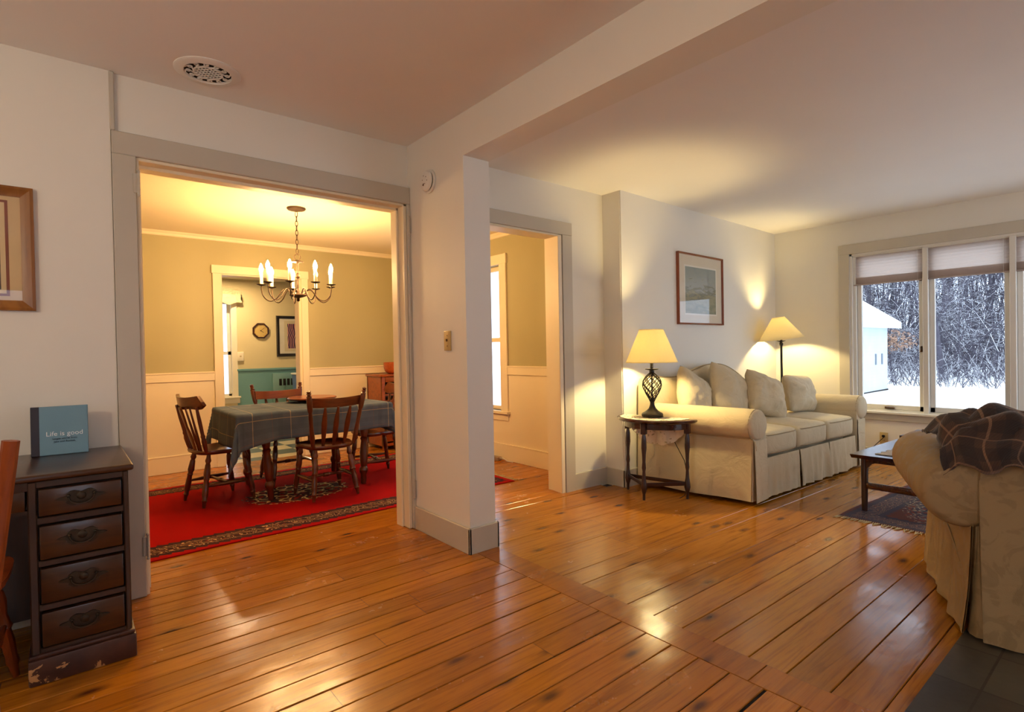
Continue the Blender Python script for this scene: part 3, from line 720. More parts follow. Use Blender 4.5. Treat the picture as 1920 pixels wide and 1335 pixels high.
# ---- round ceiling register
vent = thing('ceiling_register', 'round white cast grille with scroll cutouts in the ceiling', 'vent', (0.537, 2.797, ZC))
MB().lathe([(0.0, -0.001), (0.095, -0.001), (0.095, -0.003), (0, -0.003)], 40).build('backing', M['dark'], vent)
MB().lathe([(0.094, -0.002), (0.098, -0.011), (0.128, -0.009), (0.136, -0.003), (0.136, 0.0), (0.094, 0)], 48).build('rim', M['white'], vent)
g_ = MB(); R_ = 0.097
for k in range(-5, 6):
    for s in (1, -1):
        d = k * 0.0165; L = sqrt(max(0, 0.058 ** 2 - d * d))
        if L > 0.008:
            c45 = sqrt(0.5)
            a = Vector((d * c45 - L * c45 * 1, d * c45 + L * c45, -0.006)); b = Vector((d * c45 + L * c45, d * c45 - L * c45, -0.006))
            if s < 0: a.x, b.x = -a.x, -b.x
            g_.tube([a, b], [(0.0032, 0.002)] * 2, 4, side=(0, 0, 1))
g_.tube([(0.058 * cos(a), 0.058 * sin(a), -0.006) for a in [2 * pi * k / 40 for k in range(40)]], 0.0035, 6, closed=True)
for k in range(12):
    a0 = 2 * pi * k / 12
    g_.tube([((0.060 + 0.036 * q) * cos(a0 + 0.35 * sin(q * pi)), (0.060 + 0.036 * q) * sin(a0 + 0.35 * sin(q * pi)), -0.006) for q in [i / 8 for i in range(9)]], 0.0032, 5)
    cx_, cy_ = 0.078 * cos(a0 + 0.26), 0.078 * sin(a0 + 0.26)
    g_.tube([(cx_ + 0.009 * cos(b), cy_ + 0.009 * sin(b), -0.006) for b in [2 * pi * i / 10 for i in range(10)]], 0.0028, 5, closed=True)
g_.build('grille', M['white'], vent)

# ---- smoke detector on the wall stub
sd = thing('smoke_detector', 'round white smoke detector high on the wall stub', 'smoke detector', (1.703, 2.80, 2.127))
RY = Matrix.Rotation(radians(-90), 4, 'Y')
MB().lathe([(0, 0), (0.068, 0), (0.07, 0.004), (0.07, 0.012), (0.064, 0.014), (0, 0.014)], 36, RY).build('base', M['white'], sd)
MB().lathe([(0.0, 0.02), (0.058, 0.02), (0.06, 0.022), (0.0595, 0.030), (0.055, 0.036), (0.035, 0.040), (0.0, 0.041)], 36, RY).build('cover', M['white'], sd)
MB().lathe([(0, 0.012), (0.055, 0.012), (0.055, 0.022), (0, 0.022)], 30, RY).build('vent_gap', M['dark'], sd)
d = MB()
for a, r in ((0.3, .022), (1.3, .03), (2.4, .026), (3.3, .03), (4.4, .02), (5.4, .03)):
    d.sphere((-0.0395, r * cos(a), r * sin(a)), (0.002, 0.005, 0.0035), 8, 5)
d.sphere((-0.040, 0.01, -0.022), (0.002, 0.008, 0.009), 10, 5)
d.build('button', plain('detector_marks', S(120, 100, 90), 0.6), sd)
# ---- switch plate
sw = thing('light_switch', 'small ivory toggle switch plate on the wall stub', 'light switch', (1.703, 2.637, 1.177))
MB().box(-0.007, 0, -0.035, 0.035, -0.057, 0.057, 0.003, 2).build('plate', M['ivory'], sw)
MB().box(-0.016, -0.006, -0.004, 0.004, -0.004, 0.010, 0.002, 1).build('toggle', plain('toggle', S(120, 88, 46), 0.4), sw)
[MB().sphere((-0.0072, 0, z), (0.0015, 0.0035, 0.0035), 8, 5).build('screw', M['bronze'], sw) for z in (-0.03, 0.03)]

# ================================================================== SITTING ROOM
def tilted(name, label, cat, x, y, rz=0.0, group=None):
    o = thing(name, label, cat, (x, y, zl(x)), 0, group)
    o.matrix_basis = Matrix.Translation((x, y, zl(x))) @ Matrix.Rotation(math.atan(TILT), 4, 'Y') @ Matrix.Rotation(rz, 4, 'Z')
    return o
# ---- sofa (local: x along the front, y to the wall, z up)
sofa = tilted('sofa', 'cream slipcovered camelback sofa with rolled arms and pleated skirt', 'sofa', 3.80, 1.91)
SD = 0.94
def xl(y): return -0.10 * y / SD
def xr(y): return 2.24 - 0.10 * y / SD
# back with camel hump
def ztop(x):
    pts = [(-0.2, .915), (0.1, .905), (0.3, .895), (0.45, .915), (0.6, .955), (0.8, 1.0), (0.98, 1.012), (1.15, .995), (1.35, .93), (1.5, .86), (1.7, .745), (1.85, .70), (2.3, .69)]
    for (a, p), (b, q) in zip(pts[:-1], pts[1:]):
        if a <= x <= b:
            t = (x - a) / (b - a); t = t * t * (3 - 2 * t) if False else t
            return p + (q - p) * t
    return 0.69
def zts(x): return sum(ztop(x + d) for d in (-0.08, -0.04, 0, 0.04, 0.08)) / 5
mb = MB(); N_ = 60; vs = []; fs = []
for i in range(N_ + 1):
    x = -0.10 + (2.14 + 0.10) * i / N_
    zt = zts(x); xx = x if x > 0 else x
    ring = [(y_ + 0.08, z_) for y_, z_ in [(0.70, 0.28), (0.715, zt * 0.6), (0.735, zt - 0.05), (0.75, zt - 0.018), (0.775, zt), (0.815, zt), (0.838, zt - 0.018), (0.85, zt - 0.05), (0.855, 0.3), (0.86, 0.05)]]
    for y, z in ring: vs.append((xx - 0.03 * (y - 0.7), y, z))
m_ = 10
for i in range(N_):
    for k in range(m_ - 1): fs.append((i * m_ + k, i * m_ + k + 1, (i + 1) * m_ + k + 1, (i + 1) * m_ + k))
fs.append(tuple(range(m_))); fs.append(tuple(N_ * m_ + k for k in range(m_ - 1, -1, -1)))
mb.add(vs, fs); mb.build('backrest', M['sofa'], sofa)
mb = MB(); mb.tube([(-0.10 + 2.2 * i / 60, 0.855, zts(-0.10 + 2.2 * i / 60) + 0.002) for i in range(61)], 0.005, 6); mb.build('piping', M['piping'], sofa)
# base deck
MB().box(0.03, 2.12, 0.12, 0.88, 0.06, 0.325, 0.03, 3).build('deck', M['sofa'], sofa)
# arms: side panel + roll, front panel
def arm(side):
    q = MB(); ne = 14
    # roll profile about centre (cx, cz): closed section swept along y
    secs = []
    for k, y in enumerate([-0.012, 0.0, 0.02, 0.06, 0.2, 0.4, 0.6, 0.83]):
        e = xl(y) if side < 0 else xr(y)
        shr = {0: 0.82, 1: 0.95, 2: 1.0}.get(k, 1.0)
        cx = e + (0.075 if side < 0 else -0.075); cz = 0.575; r = 0.12 * shr
        sec = []
        for j in range(24):
            a = -pi / 2 + (2 * pi * j / 24) * 1.0
            sec.append((cx + r * 1.08 * cos(a) * 1.0, y, cz + r * sin(a) * (1.0 if sin(a) > 0 else 0.9)))
        secs.append(sec)
    vs = [p for s in secs for p in s]; n = 24
    fs = [(i * n + j, i * n + (j + 1) % n, (i + 1) * n + (j + 1) % n, (i + 1) * n + j) for i in range(len(secs) - 1) for j in range(n)]
    fs += [tuple(range(n - 1, -1, -1)), tuple((len(secs) - 1) * n + j for j in range(n))]
    q.add(vs, fs)
    # side panel flaring to the floor
    vs = []; L_ = [0.006, 0.04, 0.25, 0.5, SD - 0.02]
    for y in L_:
        e = xl(y) if side < 0 else xr(y)
        ins = 0.20
        for (dx, z) in ((0.0, 0.03), (0.004, 0.25), (0.012, 0.47), (0.02, 0.55), (ins, 0.55), (ins, 0.03)):
            vs.append((e + dx * (1 if side < 0 else -1) + (0.0), y, z))
    n = 6
    fs = [(i * n + j, i * n + (j + 1) % n, (i + 1) * n + (j + 1) % n, (i + 1) * n + j) for i in range(len(L_) - 1) for j in range(n)]
    fs += [tuple(range(n - 1, -1, -1)), tuple((len(L_) - 1) * n + j for j in range(n))]
    q.add(vs, fs)
    o = q.build('arm', M['sofa'], sofa, angle=50)
    # piping seam round the roll's front and along its underside
    e = xl(0) if side < 0 else xr(0); cx = e + (0.075 if side < 0 else -0.075)
    s = MB(); s.tube([(cx + 0.125 * cos(a), 0.014, 0.575 + 0.117 * sin(a)) for a in [2 * pi * k / 30 for k in range(30)]], 0.004, 5, closed=True)
    o2 = -0.052 if side < 0 else 0.052
    s.tube([((xl(y) if side < 0 else xr(y)) + o2 * 0.9 + (0.03 if side < 0 else -0.03), y, 0.482) for y in (0.02, 0.2, 0.4, 0.6, 0.83)], 0.0035, 5)
    s.build('piping', M['piping'], o)
    return o
aL = arm(-1); arm(1)
tie = MB(); tie.tube([(0.0, -0.012, 0.47), (0.004, -0.02, 0.43), (0.012, -0.018, 0.40)], [0.003, 0.004, 0.002], 5); tie.build('tie', M['sofa'], sofa)
# skirt: panels with soft folds, gaps at the pleats
def skirt(pts, zt, zb, name, amp=0.006, fr=60, flare=0.02, seed=0):
    """pts: polyline (x,y) outward normal to the right of travel"""
    q = MB(); k = len(pts); vs = []; fs = []; nz = 8
    L = 0
    for i, (x, y) in enumerate(pts):
        a, b = pts[max(i - 1, 0)], pts[min(i + 1, k - 1)]
        d = Vector((b[0] - a[0], b[1] - a[1])).normalized(); nrm = Vector((d.y, -d.x))
        if i: L += hypot(x - pts[i - 1][0], y - pts[i - 1][1])
        for j in range(nz):
            t = j / (nz - 1); z = zt + (zb - zt) * t
            o = flare * t + amp * t * mnoise.noise(Vector((L * fr / 6.0, seed * 7.3, t * 0.6)))
            for th in (0.0, -0.006): vs.append((x + nrm.x * (o + th), y + nrm.y * (o + th), z + 0.004 * t * sin(L * 9 + seed)))
    st = nz * 2
    for i in range(k - 1):
        for j in range(nz - 1):
            for th in (0, 1):
                a = i * st + j * 2 + th; fs.append((a, a + st, a + st + 2, a + 2) if th == 0 else (a, a + 2, a + st + 2, a + st))
        a = i * st + (nz - 1) * 2; fs.append((a, a + st, a + st + 1, a + 1))
    q.add(vs, fs); return q.build(name, M['sofa'], sofa, angle=60)
def line(a, b, n): return [(a[0] + (b[0] - a[0]) * i / n, a[1] + (b[1] - a[1]) * i / n) for i in range(n + 1)]
xs_ = [0.215, 0.80, 1.40, 2.035]
for i in range(3): skirt(line((xs_[i] + 0.011, 0.012), (xs_[i + 1] - 0.011, 0.012), 40), 0.318, 0.024, 'skirt_panel', 0.03 if i else 0.014, 90, 0.012, i)
skirt(line((0.012, -0.004), (0.205, -0.002), 14), 0.47, 0.026, 'skirt_panel', 0.012, 50, 0.01, 5)
skirt(line((2.05, -0.002), (2.235, -0.004), 14), 0.47, 0.026, 'skirt_panel', 0.012, 50, 0.01, 6)
skirt(line((xl(SD - 0.02), SD - 0.02), (0.004, 0.012), 30), 0.46, 0.03, 'skirt_panel', 0.008, 30, 0.02, 7)
skirt(line((xr(0.012), 0.012), (xr(SD - 0.02), SD - 0.02), 30), 0.46, 0.03, 'skirt_panel', 0.008, 30, 0.015, 8)
for x, y in ((0.25, 0.12), (1.98, 0.12), (0.2, 0.76), (1.95, 0.76)): MB().box(x - 0.03, x + 0.03, y - 0.03, y + 0.03, 0.003, 0.09, 0.006, 1).build('foot', M['mahog'], sofa)
# seat cushions
def cush(parent, x0, x1, y0, y1, z0, z1, crown, name, m, r=0.045):
    bm = bmesh.new(); bmesh.ops.create_cube(bm, size=1)
    for v in bm.verts: v.co = Vector(((x0 + x1) / 2 + v.co.x * (x1 - x0), (y0 + y1) / 2 + v.co.y * (y1 - y0), (z0 + z1) / 2 + v.co.z * (z1 - z0)))
    bmesh.ops.bevel(bm, geom=bm.edges[:], offset=r, segments=3, profile=0.6, affect='EDGES')
    bmesh.ops.subdivide_edges(bm, edges=[e for e in bm.edges if e.calc_length() > 0.2], cuts=8, use_grid_fill=True)
    for v in bm.verts:
        u = (v.co.x - x0) / (x1 - x0); w = (v.co.y - y0) / (y1 - y0)
        c = max(0, 16 * u * (1 - u) * w * (1 - w))
        if v.co.z > (z0 + z1) / 2: v.co.z += crown * c ** 0.7
        v.co.y -= 0.02 * max(0, (1 - abs(2 * u - 1) ** 3)) * (1 - w)
    q = MB(); q.addbm(bm); o = q.build(name, m, parent, angle=80)
    p = MB()
    for z in (z0 + 0.02, z1 - 0.018):
        pr = [(x0 + r * 0.4, y1 - 0.1), (x0 + 0.002, y0 + 0.1), (x0 + 0.012, y0 + 0.03), (x0 + 0.04, y0 + 0.004)] + [(x0 + (x1 - x0) * k / 10, y0 - 0.02 * (1 - abs(2 * k / 10 - 1) ** 3) + 0.001) for k in range(1, 10)] + [(x1 - 0.04, y0 + 0.004), (x1 - 0.012, y0 + 0.03), (x1 - 0.002, y0 + 0.1), (x1 - r * 0.4, y1 - 0.1)]
        p.tube([(x, y, z) for x, y in pr], 0.0045, 6)
    p.build('piping', M['piping'], o); return o
for i in range(3): cush(sofa, xs_[i] + 0.004, xs_[i + 1] - 0.004, 0.03, 0.78, 0.325, 0.50, 0.035, 'seat_cushion', M['sofa'])
# ---- throw pillows (each a thing of its own)
def pillow_mesh(s, t, sag, seed):
    q = MB(); n = 26
    def pt(i, j, sgn):
        u = -1 + 2 * i / (n - 1); v = -1 + 2 * j / (n - 1)
        # square eased toward rounded corners, sides drawn in a little
        uu = u * (1 - 0.10 * abs(v) ** 5 * abs(u) ** 2 - 0.05 * (1 - abs(v) ** 2) * abs(u) ** 3); vv = v * (1 - 0.10 * abs(u) ** 5 * abs(v) ** 2 - 0.05 * (1 - abs(u) ** 2) * abs(v) ** 3)
        e = max(0, (1 - abs(u) ** 2.6) * (1 - abs(v) ** 2.6))
        x = uu * s / 2; z = vv * s / 2
        w = mnoise.noise(Vector((u * 1.8 + seed, v * 1.8, sgn))) * 0.022 + abs(mnoise.noise(Vector((u * 3.2 + v * 1.5 + seed, v * 3.2 - u, sgn * 3)))) * -0.032
        y = sgn * (t / 2) * e ** 0.55 + w * e ** 0.5
        if v > 0: z -= sag * v * (1 - u * u)
        return (x, y, z + s / 2)
    for sgn in (-1, 1):
        q.grid(n, n, lambda a, b: pt(round(a * (n - 1)), round(b * (n - 1)), sgn))
    return q
SM = sofa.matrix_basis
def pillow(x, y, z, s, t, rx, ry, rz, sag, seed, label, hk=1.0):
    q = pillow_mesh(s, t, sag, seed); q.v = [(a, b, (c - s / 2) * hk) for a, b, c in q.v]
    o = q.build('throw_pillow', M['pillow'], None, angle=180, weld=True)
    o.matrix_basis = SM @ Matrix.Translation((x, y, z)) @ Matrix.Rotation(rz, 4, 'Z') @ Matrix.Rotation(rx, 4, 'X') @ Matrix.Rotation(ry, 4, 'Y')
    return tag(o, label, 'pillow', 'cream pillows along the sofa back')
pillow(0.37, 0.70, 0.735, 0.47, 0.19, radians(-16), radians(24), radians(6), 0.02, 1.0, 'cream pillow nearest the table lamp, low against the left sofa arm')
pillow(0.80, 0.62, 0.755, 0.50, 0.21, radians(-20), radians(23), radians(-4), 0.02, 2.0, 'tallest cream pillow, right of the lamp-side pillow on the sofa')
pillow(1.11, 0.44, 0.73, 0.44, 0.20, radians(-24), radians(20), radians(-12), 0.02, 3.0, 'cream pillow leaning near the middle seat, third from the table lamp')
pillow(1.79, 0.43, 0.71, 0.50, 0.18, radians(-14), radians(3), radians(-4), 0.0, 4.0, 'upright cream pillow beside the right sofa arm under the floor lamp', 0.76)

# ---- demilune end table
et = tilted('end_table', 'small dark half-round end table with turned legs beside the sofa', 'table', 3.593, 2.578, radians(12.3))
# local: straight edge along y at x=0, bulge to -x
TT = 0.605
def dem(r, n=36, ex=0.97): return [(-r * ex * cos(a), r * sin(a)) for a in [-pi / 2 + pi * k / n for k in range(n + 1)]]
q = MB(); 
for r0, z0, r1, z1 in ((0.300, TT - 0.028, 0.315, TT - 0.018), (0.315, TT - 0.018, 0.317, TT - 0.006), (0.317, TT - 0.006, 0.31, TT)):
    q.prism([(u, v) for u, v in dem(1.0)], lambda u, v: (u * r0, v * r0, z0), lambda u, v: (u * r1, v * r1, z1))
q.build('tabletop', M['mahog'], et)
q = MB(); q.prism(dem(0.255), lambda u, v: (u, v, TT - 0.075), lambda u, v: (u, v, TT - 0.027)); q.build('apron', M['mahog'], et)
TLEG = [(0, .02), (.12, .02), (.14, .012), (.2, .018), (.32, .02), (.4, .015), (.5, .012), (.58, .016), (.62, .011), (.72, .014), (.78, .02), (.84, .024), (.88, .018), (.92, .011), (1, .010)]
for (x, y) in ((-0.02, 0.245), (-0.255, 0.0), (-0.02, -0.245)):
    MB().turned((x, y, TT - 0.03), (x, y, 0.0), TLEG, 12).box(x - 0.02, x + 0.02, y - 0.02, y + 0.02, TT - 0.11, TT - 0.028, 0.003, 1).build('leg', M['mahogz'], et)
for a, b in (((-0.02, 0.245, .115), (-0.255, 0, .115)), ((-0.02, -0.245, .115), (-0.255, 0, .115)), ((-0.02, -0.245, .115), (-0.02, 0.245, .115))):
    MB().tube([a, b], [(0.006, 0.016)] * 2, 6, side=(1, 0, 0)).build('stretcher', M['mahogz'], et)
# ---- lace doily, half on the table, half hanging down its straight side
t = NT('lace'); v = t.coord('Object'); vr = t.add('ShaderNodeTexVoronoi', feature='DISTANCE_TO_EDGE'); vr.inputs['Scale'].default_value = 34; t.link(v, vr.inputs['Vector'])
hole = t.math('GREATER_THAN', vr.outputs['Distance'], 0.30)
t.base(t.ramp(t.noise(v, 10, 3), [(0.3, S(222, 206, 178)), (0.7, S(240, 228, 204))])); t.rough(0.9)
t.link(t.math('SUBTRACT', 1.0, t.math('MULTIPLY', hole, 0.85)), t.b.inputs['Alpha'])
t.bump(vr.outputs['Distance'], 0.6, 0.004)
q = MB(); NA, NR = 96, 12
def doil(i, j):
    a = 2 * pi * i / NA; rr = j / (NR - 1); r = 0.262 * rr * (1 + (0.035 * abs(sin(9 * a)) if rr > 0.85 else 0))
    x = -0.03 + r * cos(a); y = 0.01 + r * sin(a) * 1.0
    z = TT + 0.003
    lim = 0.317
    rad = hypot(x, y)
    if x > 0.004:
        d = x - 0.004
        z = TT + 0.003 - max(0, d - 0.006); x = 0.004 + min(d, 0.006) + 0.008 * (1 + sin(9 * a + 1)) * min(1, d * 8)
    elif rad > 0.312: 
        z += 0
    return (x, y, z)
q.v = [doil(i, j) for i in range(NA) for j in range(NR)]
q.f = [(i * NR + j, ((i + 1) % NA) * NR + j, ((i + 1) % NA) * NR + j + 1, i * NR + j + 1) for i in range(NA) for j in range(NR - 1)]
dl = q.build('doily', t.m, None, angle=180); dl.matrix_basis = et.matrix_basis.copy()
tag(dl, 'cream lace doily under the table lamp, hanging over the table edge', 'doily')
# ---- table lamp
zb = zl(3.56) + TT + 0.0075
def shade_mat(name, col, tr_):
    t = NT(name); t.n.remove(t.b); v = t.coord('Object')
    c = t.ramp(t.noise(v, 160, 2), [(0.3, sc(col, 0.96)), (0.7, col)])
    df = t.add('ShaderNodeBsdfDiffuse'); tl = t.add('ShaderNodeBsdfTranslucent'); mx = t.add('ShaderNodeMixShader'); mx.inputs[0].default_value = tr_
    t.link(c, df.inputs['Color']); t.link(c, tl.inputs['Color']); t.link(df.outputs[0], mx.inputs[1]); t.link(tl.outputs[0], mx.inputs[2]); t.link(mx.outputs[0], t.out.inputs['Surface']); return t.m
M['shade'] = shade_mat('lamp_shade_cloth', S(250, 240, 208), 0.68)
lamp = thing('table_lamp', 'lit table lamp with black twisted wire cage base and cream shade', 'lamp', (3.535, 2.575, zb))
MB().lathe([(0, 0), (0.078, 0), (0.082, 0.008), (0.082, 0.022), (0.074, 0.03), (0.062, 0.036), (0.045, 0.048), (0.028, 0.066), (0.02, 0.085), (0.017, 0.1), (0.017, 0.115), (0, 0.115)], 32).build('base', M['iron'], lamp)
cg = MB()
for s in (1, -1):
    for k in range(8):
        a0 = 2 * pi * k / 8
        P = []
        for i in range(29):
            t_ = i / 28
            rr = 0.012 + 0.060 * (sin(pi * t_ ** 1.45) ** 0.85)
            a = a0 + s * t_ * pi * 0.95
            P.append((rr * cos(a), rr * sin(a), 0.108 + 0.235 * t_))
        cg.tube(P, 0.0035, 6)
cg.build('cage', M['iron'], lamp)
MB().tube([(0, 0, 0.1), (0, 0, 0.36)], 0.006, 8).lathe([(0.012, 0.33), (0.02, 0.345), (0.018, 0.36), (0.05, 0.368), (0.055, 0.374), (0.02, 0.372), (0.012, 0.375), (0.012, 0.43), (0, 0.43)], 24).build('stem', M['iron'], lamp)
MB().lathe([(0.008, 0.43), (0.016, 0.435), (0.017, 0.48), (0.01, 0.485), (0, 0.485)], 16).build('socket', M['bronze'], lamp)
def shade(parent, r0, z0, r1, z1, M4=None):
    q = MB(); q.lathe([(r0, z0), (r0 + (r1 - r0) * .5, (z0 + z1) / 2), (r1, z1), (r1 - 0.002, z1), (r0 + (r1 - r0) * .5 - .002, (z0 + z1) / 2), (r0 - 0.002, z0), (r0, z0)], 48, M4)
    q.f = [f for f in q.f if len(f) == 4]
    o = q.build('lamp_shade', M['shade'], parent, angle=60)
    for r, z in ((r0, z0), (r1, z1)):
        h = MB(); h.tube([(r * cos(a), r * sin(a), z) for a in [2 * pi * k / 48 for k in range(48)]], 0.003, 6, closed=True)
        if z == z1:
            for k in range(3):
                a = 2 * pi * k / 3; h.tube([(0, 0, z1 - 0.02), (r1 * cos(a), r1 * sin(a), z1)], 0.0015, 5)
        if M4 is not None: h.v = [tuple(M4 @ Vector(p)) for p in h.v]
        h.build('trim_band', M['shade'], o)
    return o
shade(lamp, 0.197, 0.425, 0.092, 0.678)
M['bulb_on'] = emis('bulb_glow', (1.0, 0.76, 0.34, 1), 1150.0)
MB().sphere((0, 0, 0.538), (0.028, 0.028, 0.036), 14, 10).build('bulb', M['bulb_on'], lamp)
MB().tube([(0.07, 0.0, 0.004), (0.10, -0.02, 0.004), (0.118, -0.05, -0.05), (0.14, -0.10, -0.2), (0.15, -0.18, -0.34), (0.14, -0.22, -0.48), (0.12, -0.2, -0.6), (0.0, -0.18, -0.63), (-0.16, 0.05, -0.632), (-0.05, 0.24, -0.634)], 0.003, 6).build('power_cord', M['iron'], lamp)

# ---- picture over the sofa
ang = math.atan(0.0267)
xc = 4.78
p2 = thing('framed_picture', 'thin wood framed pale landscape print hanging above the sofa', 'picture', (xc, yw(xc), 1.662), ang)
picture(p2, 0.82, 0.672, 0.016, 0.028, M['frame2'], glazed('mat_cream', S(214, 202, 178)), [
    (-0.295, 0.295, -0.245, 0.225, glazed('mat_bevel', S(226, 220, 204)), 'inner_mat'),
    (-0.28, 0.28, -0.23, 0.21, art_mat('pale_field_print', [(0.05, S(120, 122, 92)), (0.2, S(146, 144, 112)), (0.25, S(108, 110, 92)), (0.3, S(150, 154, 142)), (0.5, S(138, 148, 142)), (0.7, S(116, 132, 132))], (2, 2, 6), (1, 1, 1), 1.0), 'print')])
# ---- floor lamp in the corner
fx, fy = 6.075, 2.712
fp = thing('floor_lamp', 'lit floor lamp with dark pole and tilted wide cream shade in the corner', 'lamp', (fx, fy, zl(fx)))
MB().lathe([(0, 0), (0.10, 0), (0.105, 0.008), (0.095, 0.018), (0.04, 0.028), (0.018, 0.045), (0.012, 0.06), (0, 0.06)], 28).build('base', M['iron'], fp)
MB().tube([(0, 0, 0.03), (-0.012, 0, 1.235)], [0.013, 0.0115], 12).lathe([(0.0115, 1.19), (0.018, 1.2), (0.02, 1.215), (0.012, 1.232), (0.044, 1.246), (0.046, 1.25), (0.012, 1.25), (0, 1.25)], 20, Matrix.Translation((-0.012, 0, 0))).build('pole', M['iron'], fp)
MB().lathe([(0.01, 1.25), (0.013, 1.256), (0.013, 1.31), (0, 1.312)], 14, Matrix.Translation((-0.012, 0, 0))).build('socket', M['bronze'], fp)
Ms = Matrix.Translation((-0.012, 0, 1.285)) @ Matrix.Rotation(radians(-9), 4, Vector((0.77, 0.636, 0))) if False else Matrix.Translation((-0.012, 0.0, 1.27)) @ Matrix.Rotation(radians(-7), 4, Vector((0.636, 0.77, 0)))
shade(fp, 0.224, 0.0, 0.062, 0.235, Ms)
MB().sphere((-0.012, 0, 1.415), (0.026, 0.026, 0.034), 14, 10).build('bulb', M['bulb_on'], fp)
MB().tube([(0.08, -0.02, 0.008), (0.16, -0.2, 0.006), (0.24, -0.5, 0.02), (0.33, -0.75, 0.12), (XW - fx - 0.01, 1.868 - fy, 0.238)], 0.0035, 6).build('power_cord', M['iron'], fp)
# ---- wall outlet
ol = thing('wall_outlet', 'ivory double outlet under the window with a plug in its upper socket', 'outlet', (XW, 1.868, 0.142))
MB().box(-0.006, 0, -0.037, 0.037, -0.06, 0.06, 0.003, 2).build('plate', M['ivory'], ol)
for z in (0.022, -0.022):
    MB().lathe([(0, 0.005), (0.015, 0.005), (0.016, 0.0075), (0, 0.008)], 16, Matrix.Translation((0, 0, z)) @ Matrix.Rotation(radians(-90), 4, 'Y')).build('socket', M['ivory'], ol)
    if z < 0:
        d = MB(); [d.box(-0.0095, -0.007, s - 0.0015, s + 0.0015, z - 0.004, z + 0.005) for s in (-0.006, 0.006)]; d.build('slot', M['dark'], ol, smooth=False)
MB().box(-0.032, -0.006, -0.012, 0.012, 0.010, 0.034, 0.006, 2).build('plug', M['iron'], ol)

# ---- coffee table
ct = tilted('coffee_table', 'long low dark teak coffee table with trestle legs in front of the window', 'table', 4.04, 1.37)
CTZ = 0.425; CL, CW_ = 1.57, 0.56
q = MB(); q.prism([(0, 0), (CL, 0), (CL, -CW_), (0, -CW_)], lambda u, v: (u + (0.03 if u == 0 else -0.03), v, CTZ - 0.028), lambda u, v: (u, v, CTZ)); q.build('tabletop', M['teak'], ct, smooth=False)
q = MB()
for x in (0.20, CL - 0.20): q.box(x - 0.016, x + 0.016, -CW_ + 0.03, -0.03, CTZ - 0.075, CTZ - 0.028, 0.004, 1)
for y in (-0.09, -CW_ + 0.09): q.box(0.2, CL - 0.2, y - 0.01, y + 0.01, CTZ - 0.07, CTZ - 0.028, 0.003, 1)
q.build('apron', M['teak'], ct)
for x in (0.20, CL - 0.20):
    for y in (-0.025, -CW_ + 0.025):
        q = MB(); s = -1 if y > -0.2 else 1
        q.tube([(x, y, CTZ - 0.03), (x, y, 0.19), (x, y, 0.0145)], [(0.020, 0.024), (0.019, 0.021), (0.016, 0.018)], 12, side=(1, 0, 0))
        q.prism([(0.0, 0.0), (0.075, 0.0), (0.045, -0.012), (0.018, -0.045), (0.012, -0.08), (0, -0.08)], lambda u, v: (x - 0.014, y + s * u, CTZ - 0.072 + v), lambda u, v: (x + 0.014, y + s * u, CTZ - 0.072 + v))
        q.build('leg', M['mahogz'], ct)
    MB().box(x - 0.014, x + 0.014, -CW_ + 0.03, -0.03, 0.168, 0.212, 0.008, 2).build('stretcher', M['teak'], ct)
CTM = ct.matrix_basis
def on_ct(o, x, y, dz=0.0, rz=0.0): o.matrix_basis = CTM @ Matrix.Translation((x, y, CTZ + dz)) @ Matrix.Rotation(rz, 4, 'Z')
rn = MB(); n1, n2 = 30, 14
rn.grid(n1, n2, lambda a, b: (a * 0.62, -0.34 * b + 0.012 * sin(a * 40) * (1 if b in (0, 1) else 0), 0.004 + 0.0012 * mnoise.noise(Vector((a * 9, b * 7, 0)))))
rn.grid(n1, n2, lambda a, b: (a * 0.62, -0.34 * b + 0.012 * sin(a * 40) * (1 if b in (0, 1) else 0), 0.0008))
t = NT('woven_runner'); v = t.coord('Object'); wv = t.add('ShaderNodeTexWave'); wv.inputs['Scale'].default_value = 20; wv.inputs['Distortion'].default_value = 6; t.link(v, wv.inputs['Vector'])
t.base(t.ramp(wv.outputs['Fac'], [(0.3, S(150, 140, 128)), (0.7, S(206, 198, 184))])); t.rough(0.9); t.bump(wv.outputs['Fac'], 0.3, 0.003)
rn = rn.build('table_runner', t.m, None, angle=60); tag(rn, 'pale woven runner lying on the coffee table near its left end', 'runner'); on_ct(rn, 0.10, -0.12, 0, radians(-3))
def flatbook(label, w, d, h, m, x, y, rz):
    b = thing('book', label, 'book', group='books on the coffee table')
    MB().box(0, w, -d, 0, 0, 0.003).box(0, w, -d, 0, h - 0.003, h).box(-0.002, 0.002, -d, 0, 0, h).build('cover', m, b, smooth=False)
    MB().box(0.003, w - 0.005, -d + 0.005, -0.005, 0.003, h - 0.003).build('pages', M['paper'], b, smooth=False)
    on_ct(b, x, y, 0.001, rz)
M['bkbrown'] = plain('book_brown', S(70, 44, 34), 0.4, 0.1); M['bkgrey'] = plain('book_dark', S(62, 54, 56), 0.35, 0.1)
flatbook('dark book lying flat on the coffee table nearest the sofa side', 0.24, 0.30, 0.032, M['bkbrown'], 0.98, -0.02, radians(-6))
flatbook('second dark book on the coffee table, farther toward the window', 0.22, 0.28, 0.034, M['bkgrey'], 1.26, -0.03, radians(4))

